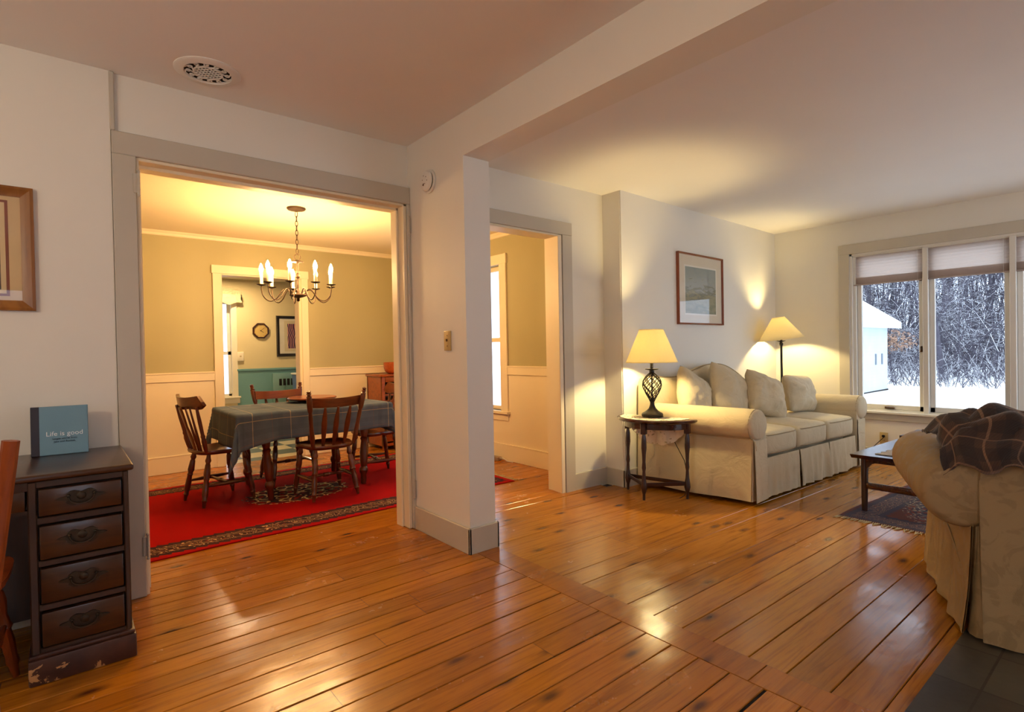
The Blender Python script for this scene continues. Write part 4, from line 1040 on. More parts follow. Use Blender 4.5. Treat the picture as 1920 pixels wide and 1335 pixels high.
# ---- rugs
def rug_mat(name, ground, dark, lite, accent, half, border, medal, freq):
    t = NT(name)
    tc = t.add('ShaderNodeTexCoord'); sx = t.add('ShaderNodeSeparateXYZ'); t.link(tc.outputs['Object'], sx.inputs[0])
    ax = t.math('ABSOLUTE', sx.outputs[0]); ay = t.math('ABSOLUTE', sx.outputs[1])
    dx = t.math('SUBTRACT', half[0], ax); dy = t.math('SUBTRACT', half[1], ay)
    d = t.math('MINIMUM', dx, dy)
    mp = t.add('ShaderNodeMapping'); mp.inputs['Scale'].default_value = (freq, freq * 1.3, 1); t.link(tc.outputs['Object'], mp.inputs[0])
    wv = t.add('ShaderNodeTexWave', wave_type='BANDS', bands_direction='DIAGONAL'); wv.inputs['Scale'].default_value = 1.0; wv.inputs['Distortion'].default_value = 9; wv.inputs['Detail'].default_value = 2; wv.inputs['Detail Scale'].default_value = 1.6
    t.link(mp.outputs[0], wv.inputs['Vector'])
    vr = t.add('ShaderNodeTexVoronoi'); vr.inputs['Scale'].default_value = freq * 1.6; t.link(tc.outputs['Object'], vr.inputs['Vector'])
    pat = t.ramp(wv.outputs['Fac'], [(0.0, dark), (0.34, dark), (0.36, accent), (0.5, accent), (0.52, lite), (0.72, lite), (0.74, dark)], 'CONSTANT')
    nf = t.noise(tc.outputs['Object'], 400, 2)
    def band(a, b): return t.math('MULTIPLY', t.math('GREATER_THAN', d, a), t.math('LESS_THAN', d, b))
    zig = t.math('MULTIPLY', t.math('PINGPONG', t.math('ADD', sx.outputs[0], sx.outputs[1]), 0.03), 0.8)
    dz = t.math('ADD', d, zig)
    bz = t.math('MULTIPLY', t.math('GREATER_THAN', dz, border[0]), t.math('LESS_THAN', t.math('SUBTRACT', d, zig), border[1]))
    col = t.mix(bz, ground, dark)
    col = t.mix(band(border[0] + 0.028, border[1] - 0.028), col, pat)
    if medal:
        e = t.math('ADD', t.math('POWER', t.math('DIVIDE', ax, medal[0]), 2.0), t.math('POWER', t.math('DIVIDE', ay, medal[1]), 2.0))
        e = t.math('ADD', e, t.math('MULTIPLY', wv.outputs['Fac'], 0.35))
        pm = t.ramp(vr.outputs['Distance'], [(0.0, accent), (0.3, dark), (0.55, lite), (0.7, dark)], 'CONSTANT')
        col = t.mix(t.math('LESS_THAN', e, 1.0), col, pm)
    col = t.mix(t.math('MULTIPLY', nf, 0.14), col, sc(dark, 0.5))
    t.base(col); t.rough(0.95); t.b.inputs['Specular IOR Level'].default_value = 0.1; t.b.inputs['Sheen Weight'].default_value = 0.0
    t.bump(nf, 0.3, 0.004); return t.m
def rug(name, label, cat, root, hx, hy, m, fr, ends):
    q = MB(); n1, n2 = 60, 40
    def f(a, b):
        x = (-1 + 2 * a) * hx; y = (-1 + 2 * b) * hy
        k = 0.006 * mnoise.noise(Vector((x * 2.2, y * 2.2, 3)))
        ed = min(1, min(hx - abs(x), hy - abs(y)) * 8)
        return (x + 0.008 * sin(y * 9) * (abs(a - .5) > .49), y + 0.008 * sin(x * 7) * (abs(b - .5) > .49), 0.007 + max(0, k) * ed)
    q.grid(n1, n2, f)
    N = n1 * n2
    q.grid(n1, n2, lambda a, b: (f(a, b)[0], f(a, b)[1], 0.0008))
    bd = [i * n2 for i in range(n1)] + [(n1 - 1) * n2 + j for j in range(1, n2)] + [i * n2 + n2 - 1 for i in range(n1 - 2, -1, -1)] + [j for j in range(n2 - 2, 0, -1)]
    for a, b in zip(bd, bd[1:] + bd[:1]): q.f.append((a, b, b + N, a + N))
    o = q.build('pile', m, root, angle=40)
    rr = random.Random(5)
    for s in ends:
        fq = MB()
        k = int(2 * hy / 0.012)
        for i in range(k):
            y = -hy + 2 * hy * (i + .5) / k; L = rr.uniform(0.04, 0.065); a = rr.uniform(-0.5, 0.5)
            fq.tube([(s * (hx - 0.004), y, 0.005), (s * (hx + L * .5), y + a * L * .4, 0.006), (s * (hx + L), y + a * L, 0.002)], [0.003, 0.003, 0.0015], 4)
        fq.build('fringe', fr, root)
M['fringe'] = plain('rug_fringe', S(206, 186, 140), 0.95, 0.15, 40)
r2 = tilted('area_rug', 'muted red and blue patterned rug with fringe under the coffee table', 'rug', 4.98, 0.87, radians(-2))
rug('r', '', '', r2, 0.985, 0.53, rug_mat('faded_persian', S(112, 72, 70), S(80, 78, 96), S(178, 162, 148), S(156, 78, 62), (0.985, 0.53), (0.03, 0.20), (0.85, 0.38), 13), M['fringe'], (-1, 1))

# ---- armchair seen from behind, with a plaid throw
ac = thing('armchair', 'cream damask armchair with rolled arms seen from behind at the right', 'armchair', (2.63, 0.51, zl(2.9) + 0.003), atan2(0.37, 0.93))
t = NT('damask'); v = t.coord('Object'); n = t.noise(v, 9, 3, 0.5, 2.2)
t.base(t.ramp(n, [(0.44, S(150, 126, 88)), (0.5, S(164, 140, 102))])); t.rough(t.ramp(n, [(0.44, (0.5,) * 3), (0.5, (0.85,) * 3)]))
t.bump(t.math('ADD', t.noise(t.coord('Object'), 6, 3, 0.5, 1.0), t.math('MULTIPLY', t.noise(v, 300, 1), 0.06)), 0.3, 0.02); M['damask'] = t.m
AW = 0.92; AD = 0.86           # width (to -y local), depth (+x local)
def abody(boxes, nm, r=0.03): 
    q = MB(); [q.box(*b, r, 3) for b in boxes]; return q.build(nm, M['damask'], ac, angle=60)
abody([(0.06, 0.80, -AW + 0.1, -0.1, 0.08, 0.30)], 'seat_base')
abody([(0.22, 0.86, -AW + 0.19, -0.19, 0.30, 0.46)], 'seat_cushion', 0.05)
# backrest: leaning panel with rounded crest
q = MB(); vs = []; fs = []; nb = 30
for i in range(nb + 1):
    y = -0.055 - (AW - 0.11) * i / nb; e = abs(2 * i / nb - 1)
    zt = 0.80 - 0.05 * e ** 4
    for (x, z) in ((0.0, 0.12), (-0.006, 0.35), (-0.012, 0.6), (-0.02, zt - 0.04), (-0.008, zt - 0.008), (0.03, zt), (0.12, zt - 0.005), (0.16, zt - 0.04), (0.2, 0.5), (0.2, 0.2)): vs.append((x, y, z))
k = 10
fs = [(i * k + j, i * k + j + 1, (i + 1) * k + j + 1, (i + 1) * k + j) for i in range(nb) for j in range(k - 1)] + [tuple(range(k)), tuple(nb * k + j for j in range(k))]
q.add(vs, fs); q.build('backrest', M['damask'], ac, angle=50)
for s, yo in ((1, 0.0), (-1, -AW)):
    q = MB()
    P = [(-0.004, .105), (0.004, .125), (0.03, .138), (0.2, .142), (0.5, .145), (0.72, .145), (0.82, .14), (0.86, .125), (0.885, .09), (0.892, .04)]
    q.tube([(x, yo - s * 0.012, 0.555) for x, r in P], [(r * 1.0, r * 0.95) for x, r in P], 28, side=(0, 1, 0))
    q.box(0.02, 0.84, *sorted((yo - s * 0.035, yo - s * 0.19)), 0.1, 0.6, 0.02, 2)
    q.build('arm', M['damask'], ac, angle=50)
def askirt(pts, zt, zb, fl_, seed, amp=0.02):
    q = MB(); k = len(pts); vs = []; fs = []; nz = 9; L = 0
    for i, (x, y) in enumerate(pts):
        a, b = pts[max(i - 1, 0)], pts[min(i + 1, k - 1)]; d = Vector((b[0] - a[0], b[1] - a[1])).normalized(); nr = Vector((d.y, -d.x))
        if i: L += hypot(x - pts[i - 1][0], y - pts[i - 1][1])
        for j in range(nz):
            t_ = j / (nz - 1); o = fl_ * t_ ** 1.3 + amp * t_ * mnoise.noise(Vector((L * 11, seed * 5.1, t_)))
            for th in (0, -0.006): vs.append((x + nr.x * (o + th), y + nr.y * (o + th), zt + (zb - zt) * t_ + 0.008 * t_ * sin(L * 17 + seed)))
    st = nz * 2
    for i in range(k - 1):
        for j in range(nz - 1):
            a = i * st + j * 2; fs += [(a, a + st, a + st + 2, a + 2), (a + 1, a + 3, a + st + 3, a + st + 1)]
        a = i * st + (nz - 1) * 2; fs.append((a, a + st, a + st + 1, a + 1))
    q.add(vs, fs); return q.build('skirt_panel', M['damask'], ac, angle=70)
askirt(line((0.80, -0.03), (-0.002, -0.03), 40), 0.48, 0.016, 0.03, 1)
askirt(line((-0.012, -0.052), (-0.012, -AW + 0.052), 44), 0.62, 0.016, 0.04, 2, 0.014)
askirt([(0.06, -0.05), (0.03, -0.05), (0.012, -0.056), (0.006, -0.075), (0.006, -0.11)], 0.46, 0.02, 0.022, 5, 0.0)
askirt(line((0.015, -AW + 0.03), (0.80, -AW + 0.03), 30), 0.48, 0.016, 0.03, 3)
askirt(line((0.83, -AW + 0.05), (0.83, -0.05), 30), 0.30, 0.016, 0.02, 4)
s = MB(); s.tube([(0.62, -0.030, 0.41), (0.35, -0.022, 0.335), (0.05, -0.02, 0.235)], 0.003, 5); s.build('seam', M['piping'], ac)
for x, y in ((0.09, -0.13), (0.74, -0.13), (0.09, -AW + 0.13), (0.74, -AW + 0.13)): MB().box(x - 0.025, x + 0.025, y - 0.025, y + 0.025, 0.006, 0.09).build('foot', M['mahog'], ac)
# plaid throw
t = NT('plaid_wool'); uvn = t.add('ShaderNodeUVMap'); uvn.uv_map = 'UVMap'; sx = t.add('ShaderNodeSeparateXYZ'); t.link(uvn.outputs[0], sx.inputs[0])
def stripes(o, per, w, off=0.0): 
    p = t.math('PINGPONG', t.math('ADD', o, off), per / 2); return t.math('LESS_THAN', p, w)
c = S(84, 66, 58)
c = t.mix(t.math('MULTIPLY', stripes(sx.outputs[0], 0.115, 0.022), 0.6), c, S(46, 44, 46)); c = t.mix(t.math('MULTIPLY', stripes(sx.outputs[1], 0.115, 0.022), 0.6), c, S(46, 44, 46))
c = t.mix(t.math('MULTIPLY', stripes(sx.outputs[0], 0.115, 0.0042, 0.06), 0.7), c, S(158, 126, 100)); c = t.mix(t.math('MULTIPLY', stripes(sx.outputs[1], 0.115, 0.0042, 0.06), 0.7), c, S(158, 126, 100))
tw = t.add('ShaderNodeTexWave'); tw.inputs['Scale'].default_value = 60; tw.bands_direction = 'DIAGONAL'; t.link(uvn.outputs[0], tw.inputs['Vector'])
c = t.mix(t.math('MULTIPLY', tw.outputs['Fac'], 0.25), c, S(40, 34, 32)); t.base(c); t.rough(0.95); t.b.inputs['Sheen Weight'].default_value = 0.25
t.bump(t.math('ADD', t.math('MULTIPLY', tw.outputs['Fac'], 0.1), t.noise(uvn.outputs[0], 14, 3)), 0.35, 0.012)
q = MB(); nu, nv = 90, 50; uvs = []
# path across: from seat side over the crest and down the back; runs along -y from past the left arm
def throw(a, b):
    yl = 0.05 - 0.80 * a
    # crossing profile (x, z) by arc parameter b
    arm = max(0, min(1, (yl + 0.10) / 0.10))            # 1 over the arm, 0 over the back crest
    drop_b = 0.16 + 0.05 * sin(a * 9 + 1) + 0.03 * sin(a * 23)
    prof_back = [(0.26, 0.60), (0.21, 0.70), (0.165, 0.79), (0.10, 0.828), (0.03, 0.828), (-0.022, 0.80), (-0.034, 0.74), (-0.038, 0.80 - drop_b)]
    prof_arm = [(0.46, 0.70), (0.36, 0.715), (0.26, 0.735), (0.18, 0.74), (0.10, 0.745), (0.05, 0.73), (0.03, 0.72), (0.015, 0.69 - 0.06)]
    k = b * 7; i = min(6, int(k)); f = k - i
    def L(P): return (P[i][0] + (P[i + 1][0] - P[i][0]) * f, P[i][1] + (P[i + 1][1] - P[i][1]) * f)
    xb, zb_ = L(prof_back); xa, za = L(prof_arm)
    x = xb + (xa - xb) * arm; z = zb_ + (za - zb_) * arm
    # over the arm it drops outward
    over = max(0, yl - (-0.02))
    z -= over * (0.45 + 0.45 * b)
    n1 = mnoise.noise(Vector((a * 6, b * 2.2, 1.3))); n2 = mnoise.noise(Vector((a * 13 + 4, b * 4, 7.7))); n3 = abs(mnoise.noise(Vector((a * 9 + b * 5, b * 3 - a * 4, 2.2))))
    up = 0.034 * n1 + 0.022 * n2 + 0.068 * n3 + 0.006
    x -= up * (0.8 if b > 0.7 else 0.1); z += up * (1.0 if b < 0.8 else 0.35); 
    yy = yl + 0.03 * mnoise.noise(Vector((a * 5, b * 5, 9))) + (0.5 * up if a < 0.1 else 0)
    return (x - (0.012 if b > 0.6 else 0), yy, z + 0.018 + 0.035 * arm)
q.v = [throw(i / (nu - 1), j / (nv - 1)) for i in range(nu) for j in range(nv)]
q.f = [(i * nv + j, (i + 1) * nv + j, (i + 1) * nv + j + 1, i * nv + j + 1) for i in range(nu - 1) for j in range(nv - 1)]
thr = q.build('throw_blanket', t.m, None, angle=180, uv=lambda co, vi: ((vi // nv) / (nu - 1) * 1.05, (vi % nv) / (nv - 1) * 0.75))
md = thr.modifiers.new('t', 'SOLIDIFY'); md.thickness = 0.008; md.offset = 1
thr.matrix_basis = Matrix.Translation(ac.location) @ Matrix.Rotation(ac.rotation_euler.z, 4, 'Z')
tag(thr, 'crumpled brown plaid wool throw over the armchair back', 'blanket')

# ---- window shades
t = NT('shade_fabric'); t.n.remove(t.b); v = t.coord('Object'); wv = t.add('ShaderNodeTexWave', bands_direction='Z'); wv.inputs['Scale'].default_value = 30; t.link(v, wv.inputs['Vector'])
col = t.ramp(wv.outputs['Fac'], [(0.2, S(196, 180, 170)), (0.8, S(206, 190, 180))])
df = t.add('ShaderNodeBsdfDiffuse'); tl = t.add('ShaderNodeBsdfTranslucent'); mx = t.add('ShaderNodeMixShader'); mx.inputs[0].default_value = 0.5
t.link(col, df.inputs['Color']); t.link(col, tl.inputs['Color']); t.link(df.outputs[0], mx.inputs[1]); t.link(tl.outputs[0], mx.inputs[2]); t.link(mx.outputs[0], t.out.inputs['Surface'])
for (a, b, lab) in ((2.138, 1.52, 'pinkish pleated blind over the left window sash, nearest the floor lamp'), (1.506, 0.888, 'pinkish pleated blind over the middle window sash'), (0.874, 0.22, 'pinkish pleated blind over the right window sash at the photo edge')):
    s = thing('pleated_blind', lab, 'blind', (XW + 0.028, (a + b) / 2, 2.052), 0, 'blinds of the triple window')
    hw = (a - b) / 2
    MB().box(-0.016, 0.016, -hw, hw, -0.022, 0.0, 0.003, 1).build('head_rail', M['wframe'], s)
    q = MB(); n = 15
    for f_ in (0.0, 1):
        pass
    zz = [-0.02 - 0.225 * i / n for i in range(n + 1)]
    q.add([(0.0016 * (1 if i % 2 else -1) + 0.0, y, z) for i, z in enumerate(zz) for y in (-hw + 0.004, hw - 0.004)], [(2 * i, 2 * i + 1, 2 * i + 3, 2 * i + 2) for i in range(n)])
    q.build('pleats', t.m, s, smooth=False)
    q = MB(); n = 26; zz = [-0.245 - 0.07 * i / n for i in range(n + 1)]
    for dx in (-0.006, 0.008): q.add([(dx + 0.002 * (1 if i % 2 else -1), y, z) for i, z in enumerate(zz) for y in (-hw + 0.004, hw - 0.004)], [(2 * i, 2 * i + 1, 2 * i + 3, 2 * i + 2) for i in range(n)])
    q.box(-0.012, 0.014, -hw + 0.004, hw - 0.004, -0.326, -0.312, 0.003, 1)
    q.build('stacked_pleats', t.m, s, smooth=False)
    MB().tube([(-0.016, hw * -0.82, -0.02), (-0.016, hw * -0.82, -0.40)], 0.0012, 5).build('cord', M['wframe'], s)
# ================================================================== DINING ROOM
RZ = 0.0138
dr = thing('area_rug', 'bright red rug with dark patterned border and central medallion under the dining table', 'rug', (1.43, 4.47, 0), radians(0.5))
rug('r', '', '', dr, 1.50, 0.93, rug_mat('red_rug', S(164, 0, 0), S(66, 42, 46), S(226, 196, 140), S(150, 44, 36), (1.50, 0.93), (0.06, 0.235), (0.42, 0.30), 9), M['fringe'], (-1, 1))

# ---- table
TX0, TX1, TY0, TY1, TZ = 0.955, 2.165, 4.275, 5.065, 0.685
dt = thing('dining_table', 'wooden dining table with turned legs under a blue-grey cloth', 'table', ((TX0 + TX1) / 2, (TY0 + TY1) / 2, RZ))
hx, hy = (TX1 - TX0) / 2, (TY1 - TY0) / 2
MB().box(-hx, hx, -hy, hy, TZ - 0.03 - RZ, TZ - 0.004 - RZ, 0.006, 2).build('tabletop', M['chairx'], dt)
q = MB()
for s in (-1, 1): q.box(-hx + 0.1, hx - 0.1, s * (hy - 0.08) - 0.01, s * (hy - 0.08) + 0.01, 0.58, TZ - 0.035, 0.003, 1).box(s * (hx - 0.1) - 0.01, s * (hx - 0.1) + 0.01, -hy + 0.08, hy - 0.08, 0.58, TZ - 0.035, 0.003, 1)
q.build('apron', M['chairx'], dt)
DLEG = [(0, .034), (.14, .034), (.16, .026), (.2, .034), (.28, .038), (.36, .03), (.4, .024), (.42, .032), (.45, .024), (.6, .034), (.72, .03), (.78, .024), (.8, .034), (.84, .036), (.88, .024), (.94, .024), (1, .02)]
for sx in (-1, 1):
    for sy in (-1, 1):
        MB().turned((sx * (hx - 0.20), sy * (hy - 0.10), TZ - 0.035), (sx * (hx - 0.235), sy * (hy - 0.065), 0), DLEG, 14).build('leg', M['chair'], dt)
# ---- tablecloth
t = NT('plaid_tablecloth'); uvn = t.add('ShaderNodeUVMap'); uvn.uv_map = 'UVMap'; sx = t.add('ShaderNodeSeparateXYZ'); t.link(uvn.outputs[0], sx.inputs[0])
def st_(o, per, w, off): return t.math('LESS_THAN', t.math('PINGPONG', t.math('ADD', o, off), per / 2), w)
c = t.ramp(t.noise(t.coord('Object'), 6, 3), [(0.3, S(84, 98, 120)), (0.7, S(98, 112, 132))])
for o_, per, of in ((0, 0.27, 0.03), (1, 0.27, 0.10)): 
    c = t.mix(t.math('MULTIPLY', st_(sx.outputs[o_], per, 0.0022, of), 0.75), c, S(188, 172, 142))
    c = t.mix(t.math('MULTIPLY', st_(sx.outputs[o_], per, 0.0015, of + per * 0.5), 0.5), c, S(140, 100, 96))
    c = t.mix(t.math('MULTIPLY', st_(sx.outputs[o_], per, 0.018, of + per * 0.28), 0.2), c, S(66, 78, 96))
t.base(c); t.rough(0.9); t.b.inputs['Specular IOR Level'].default_value = 0.15
t.bump(t.math('ADD', t.noise(t.coord('Object'), 9, 3, 0.5, 0.6), t.math('MULTIPLY', t.noise(uvn.outputs[0], 260, 1), 0.05)), 0.25, 0.02)
q = MB(); nu, nv = 96, 72; OX, OY = 0.262, 0.215
us = [TX0 - OX + (TX1 - TX0 + 2 * OX) * i / (nu - 1) for i in range(nu)]; vs_ = [TY0 - OY + (TY1 - TY0 + 2 * OY) * j / (nv - 1) for j in range(nv)]
def cloth(u, v):
    cx, cy = min(max(u, TX0), TX1), min(max(v, TY0), TY1); dx, dy = u - cx, v - cy
    d = hypot(dx, dy); z = TZ + 0.0015 * mnoise.noise(Vector((u * 3, v * 3, 0)))
    if d < 1e-6: return (u, v, z + 0.001)
    both = abs(dx) > 1e-6 and abs(dy) > 1e-6
    nx, ny = (dx / d, dy / d)
    r = 0.012
    arc = min(d, r * pi / 2); hang = max(0, d - r * pi / 2)
    out = r * sin(arc / r); z -= r * (1 - cos(arc / r))
    fold = 0.0
    if dy < -1e-6: hang *= 1 + 0.36 * max(0, 1 - (cx - TX0) / 0.30) ** 1.5 * (abs(dy) / d)
    if both:
        a = atan2(abs(dy), abs(dx)); fold = 0.055 * sin(a * 2) * (0.5 + 0.5 * cos((a - pi / 4) * 9))
        z -= hang * 1.06; out += hang * (0.06 + fold * 4.0)
    else:
        al = (u if abs(dy) > 0 else v)
        z -= hang * 0.985; out += hang * (0.05 + 0.07 * sin(al * 11 + 1) + 0.05 * mnoise.noise(Vector((al * 6, 0, 2)))) + 0.004
    return (cx + nx * out, cy + ny * out, z)
q.v = [cloth(u, v) for u in us for v in vs_]
q.f = [(i * nv + j, (i + 1) * nv + j, (i + 1) * nv + j + 1, i * nv + j + 1) for i in range(nu - 1) for j in range(nv - 1)]
tcl = q.build('tablecloth', t.m, None, angle=180, uv=lambda co, vi: (us[vi // nv], vs_[vi % nv]))
md = tcl.modifiers.new('t', 'SOLIDIFY'); md.thickness = 0.002; md.offset = 1
tag(tcl, 'blue-grey plaid tablecloth draped over the dining table', 'tablecloth')
# ---- lazy susan
ls = thing('serving_tray', 'round wooden turntable tray on a low foot on the blue-grey tablecloth', 'tray', (1.70, 4.87, TZ + 0.0065))
MB().lathe([(0, 0), (0.12, 0), (0.13, 0.012), (0.10, 0.02), (0, 0.02)], 28).build('foot', M['mahog'], ls)
MB().lathe([(0, 0.02), (0.19, 0.02), (0.205, 0.028), (0.208, 0.036), (0.20, 0.042), (0.17, 0.039), (0, 0.039)], 44).build('plate', M['cherryx'], ls)

# ---- dining chairs: local +y is the way the chair faces
CLEG = [(0, .013), (.06, .015), (.12, .021), (.17, .014), (.2, .018), (.3, .021), (.38, .023), (.44, .017), (.47, .021), (.5, .016), (.62, .020), (.76, .021), (.84, .015), (.87, .019), (.9, .014), (1, .010)]
SEATZ = 0.405
def chair_base(root):
    o = []
    for k in range(40):
        a = 2 * pi * k / 40 + 0.001; c_, s_ = cos(a), sin(a)
        w = 0.205 if s_ > 0 else 0.185
        o.append((w * math.copysign(abs(c_) ** 0.62, c_), 0.195 * math.copysign(abs(s_) ** 0.62, s_)))
    q = MB(); n = len(o); vs = []; fs = []
    for (k, z) in ((0.90, SEATZ - 0.032), (0.985, SEATZ - 0.022), (1.0, SEATZ - 0.010), (0.985, SEATZ), (0.80, SEATZ - 0.003), (0.5, SEATZ - 0.010)): vs += [(u * k, v * k, z) for u, v in o]
    for i in range(5): fs += [(i * n + j, i * n + (j + 1) % n, (i + 1) * n + (j + 1) % n, (i + 1) * n + j) for j in range(n)]
    fs += [tuple(range(n - 1, -1, -1)), tuple(5 * n + j for j in range(n))]
    q.add(vs, fs); q.build('seat', M['chairx'], root, angle=50)
    for sx in (-1, 1):
        MB().turned((sx * 0.145, 0.125, SEATZ - 0.03), (sx * 0.185, 0.175, 0), CLEG, 12).build('leg', M['chair'], root)
        MB().turned((sx * 0.13, -0.125, SEATZ - 0.03), (sx * 0.175, -0.185, 0), CLEG, 12).build('leg', M['chair'], root)
        MB().turned((sx * 0.170, 0.155, 0.15), (sx * 0.158, -0.163, 0.15), [(0, .007), (.2, .012), (.5, .016), (.8, .012), (1, .007)], 8).build('stretcher', M['chair'], root)
    MB().turned((-0.164, 0.0, 0.15), (0.164, 0.0, 0.15), [(0, .007), (.2, .011), (.42, .011), (.44, .016), (.56, .016), (.58, .011), (.8, .011), (1, .007)], 8).build('stretcher', M['chair'], root)
def chair_finial(label, x, y, rz):
    r = thing('dining_chair', label, 'chair', (x, y, RZ), rz, 'dining chairs round the table'); chair_base(r)
    for sx in (-1, 1):
        a, b = Vector((sx * 0.160, -0.155, SEATZ - 0.01)), Vector((sx * 0.212, -0.235, 0.782))
        q = MB().turned(a, b, [(0, .013), (.08, .016), (.2, .019), (.3, .017), (.45, .014), (.6, .016), (.7, .013), (.73, .018), (.78, .02), (.95, .021), (1, .018)], 12)
        d = (b - a).normalized()
        q.tube([b + d * t_ for t_ in (0, .006, .012, .02, .028, .033, .04, .048, .054)], [.018, .021, .013, .012, .019, .012, .015, .016, .004], 12)
        q.build('back_post', M['chair'], r)
    bowboard('crest_rail', M['chairx'], r, 0.200, lambda s: 0.775 - 0.010 * (1 - s * s), lambda s: 0.702 - 0.006 * (1 - s * s), -0.222, 0.03, 0.018, -0.016)
    for k in (-1, 0, 1):
        x0, x1 = k * 0.082, k * 0.098
        P = [(x0 + (x1 - x0) * t_, -0.150 - (0.075 + 0.030 * (1 - (k * .45) ** 2) - 0.0) * t_, SEATZ - 0.008 + (0.708 - SEATZ) * t_) for t_ in (0, .1, .25, .45, .6, .78, .9, 1)]
        MB().tube(P, [(.012, .007), (.013, .007), (.017, .007), (.021, .007), (.022, .007), (.018, .007), (.012, .007), (.009, .007)], 10, side=(1, 0, 0)).build('back_slat', M['chair'], r)
    return r
def chair_scroll(label, x, y, rz):
    r = thing('dining_chair', label, 'chair', (x, y, RZ), rz, 'dining chairs round the table'); chair_base(r)
    zt = lambda s: 0.800 - 0.020 * cos(s * pi) * 0 + 0.022 * abs(s) ** 2.2 - (0.032 * max(0, abs(s) - 0.86) / 0.14 * 1.6 if abs(s) > 0.86 else 0)
    zb = lambda s: 0.715 - 0.004 * cos(s * 2 * pi) + 0.035 * (max(0, abs(s) - 0.80) / 0.20) ** 1.5
    bowboard('crest_rail', M['chairx'], r, 0.225, zt, zb, -0.205, 0.06, 0.022, -0.014, 40)
    for sx in (-1, 1):
        MB().turned((sx * 0.155, -0.150, SEATZ - 0.01), (sx * 0.188, -0.222, 0.735), [(0, .011), (.1, .015), (.25, .018), (.32, .013), (.36, .016), (.4, .012), (.7, .013), (1, .009)], 10).build('back_post', M['chair'], r)
        for f_ in (0.42, 0.68):
            MB().turned((sx * 0.155 * f_, -0.163, SEATZ - 0.01), (sx * 0.188 * f_, -0.222 - 0.045 * (1 - f_ * f_), 0.735), [(0, .007), (.3, .010), (.6, .008), (1, .006)], 8).build('spindle', M['chair'], r)
    P = [(0, -0.165 - 0.10 * t_, SEATZ - 0.008 + (0.735 - SEATZ) * t_) for t_ in (0, .12, .3, .42, .5, .56, .62, .75, .9, 1)]
    MB().tube(P, [(.03, .007), (.034, .007), (.042, .007), (.040, .007), (.026, .007), (.017, .007), (.022, .007), (.03, .007), (.034, .007), (.03, .007)], 10, side=(1, 0, 0)).build('back_splat', M['chair'], r)
    return r
chair_finial('dining chair with finial posts and slat back, nearest the camera in front of the table', 1.575, 4.235, radians(2))
chair_finial('dining chair on the far side of the table, crest rail before the kitchen opening', 1.525, 5.02, radians(183))
chair_scroll('scroll-crested dining chair at the left end of the table', 0.905, 4.655, radians(-79))
chair_scroll('scroll-crested dining chair at the right end of the table, half hidden by the door jamb', 2.155, 4.575, radians(84))

# ---- chandelier
CX, CY, CZ = 1.487, 4.53, 2.305
ch = thing('chandelier', 'bronze nine-arm candle chandelier hanging over the dining table', 'chandelier', (CX, CY, CZ))
MB().lathe([(0, 0), (0.072, 0), (0.074, -0.006), (0.066, -0.016), (0.03, -0.022), (0.012, -0.028), (0, -0.03)], 32).build('canopy', M['cbronze'], ch)
q = MB(); z = -0.028; k = 0; L = 0.047
while z > -0.345:
    a = Vector((1, 0, 0)) if k % 2 == 0 else Vector((0, 1, 0))
    q.tube([Vector((0, 0, z - L / 2)) + a * 0.0095 * cos(t_) + Vector((0, 0, (L / 2) * sin(t_))) for t_ in [2 * pi * i / 14 for i in range(14)]], 0.0026, 6, closed=True)
    z -= L * 0.80; k += 1
q.build('chain', M['cbronze'], ch)
zt_ = z - 0.012
q = MB(); q.tube([(0.024 * cos(t_), 0, zt_ - 0.022 + 0.024 * sin(t_)) for t_ in [2 * pi * i / 24 for i in range(24)]], 0.0032, 6, closed=True)
HZ = -0.715
q.lathe([(0, zt_ - 0.044), (0.012, zt_ - 0.046), (0.045, zt_ - 0.058), (0.048, zt_ - 0.062), (0.012, zt_ - 0.066), (0.006, zt_ - 0.075), (0.006, -0.53), (0.016, -0.54), (0.018, -0.56), (0.007, -0.575), (0.006, HZ + 0.06), (0.014, HZ + 0.05), (0.016, HZ + 0.03), (0.03, HZ + 0.02), (0.066, HZ + 0.012), (0.068, HZ + 0.002), (0.04, HZ - 0.010), (0.012, HZ - 0.018), (0.010, HZ - 0.03), (0.014, HZ - 0.036), (0.006, HZ - 0.045), (0, HZ - 0.047)], 28)
q.build('stem', M['cbronze'], ch)
t = NT('candle_bulb'); tc = t.coord('Object'); t.base((1, .85, .6, 1)); t.b.inputs['Emission Color'].default_value = (1.0, 0.59, 0.23, 1); t.b.inputs['Emission Strength'].default_value = CH_E; M['cbulb'] = t.m
M['sleeve'] = shade_mat('candle_sleeve', S(246, 236, 214), 0.3)
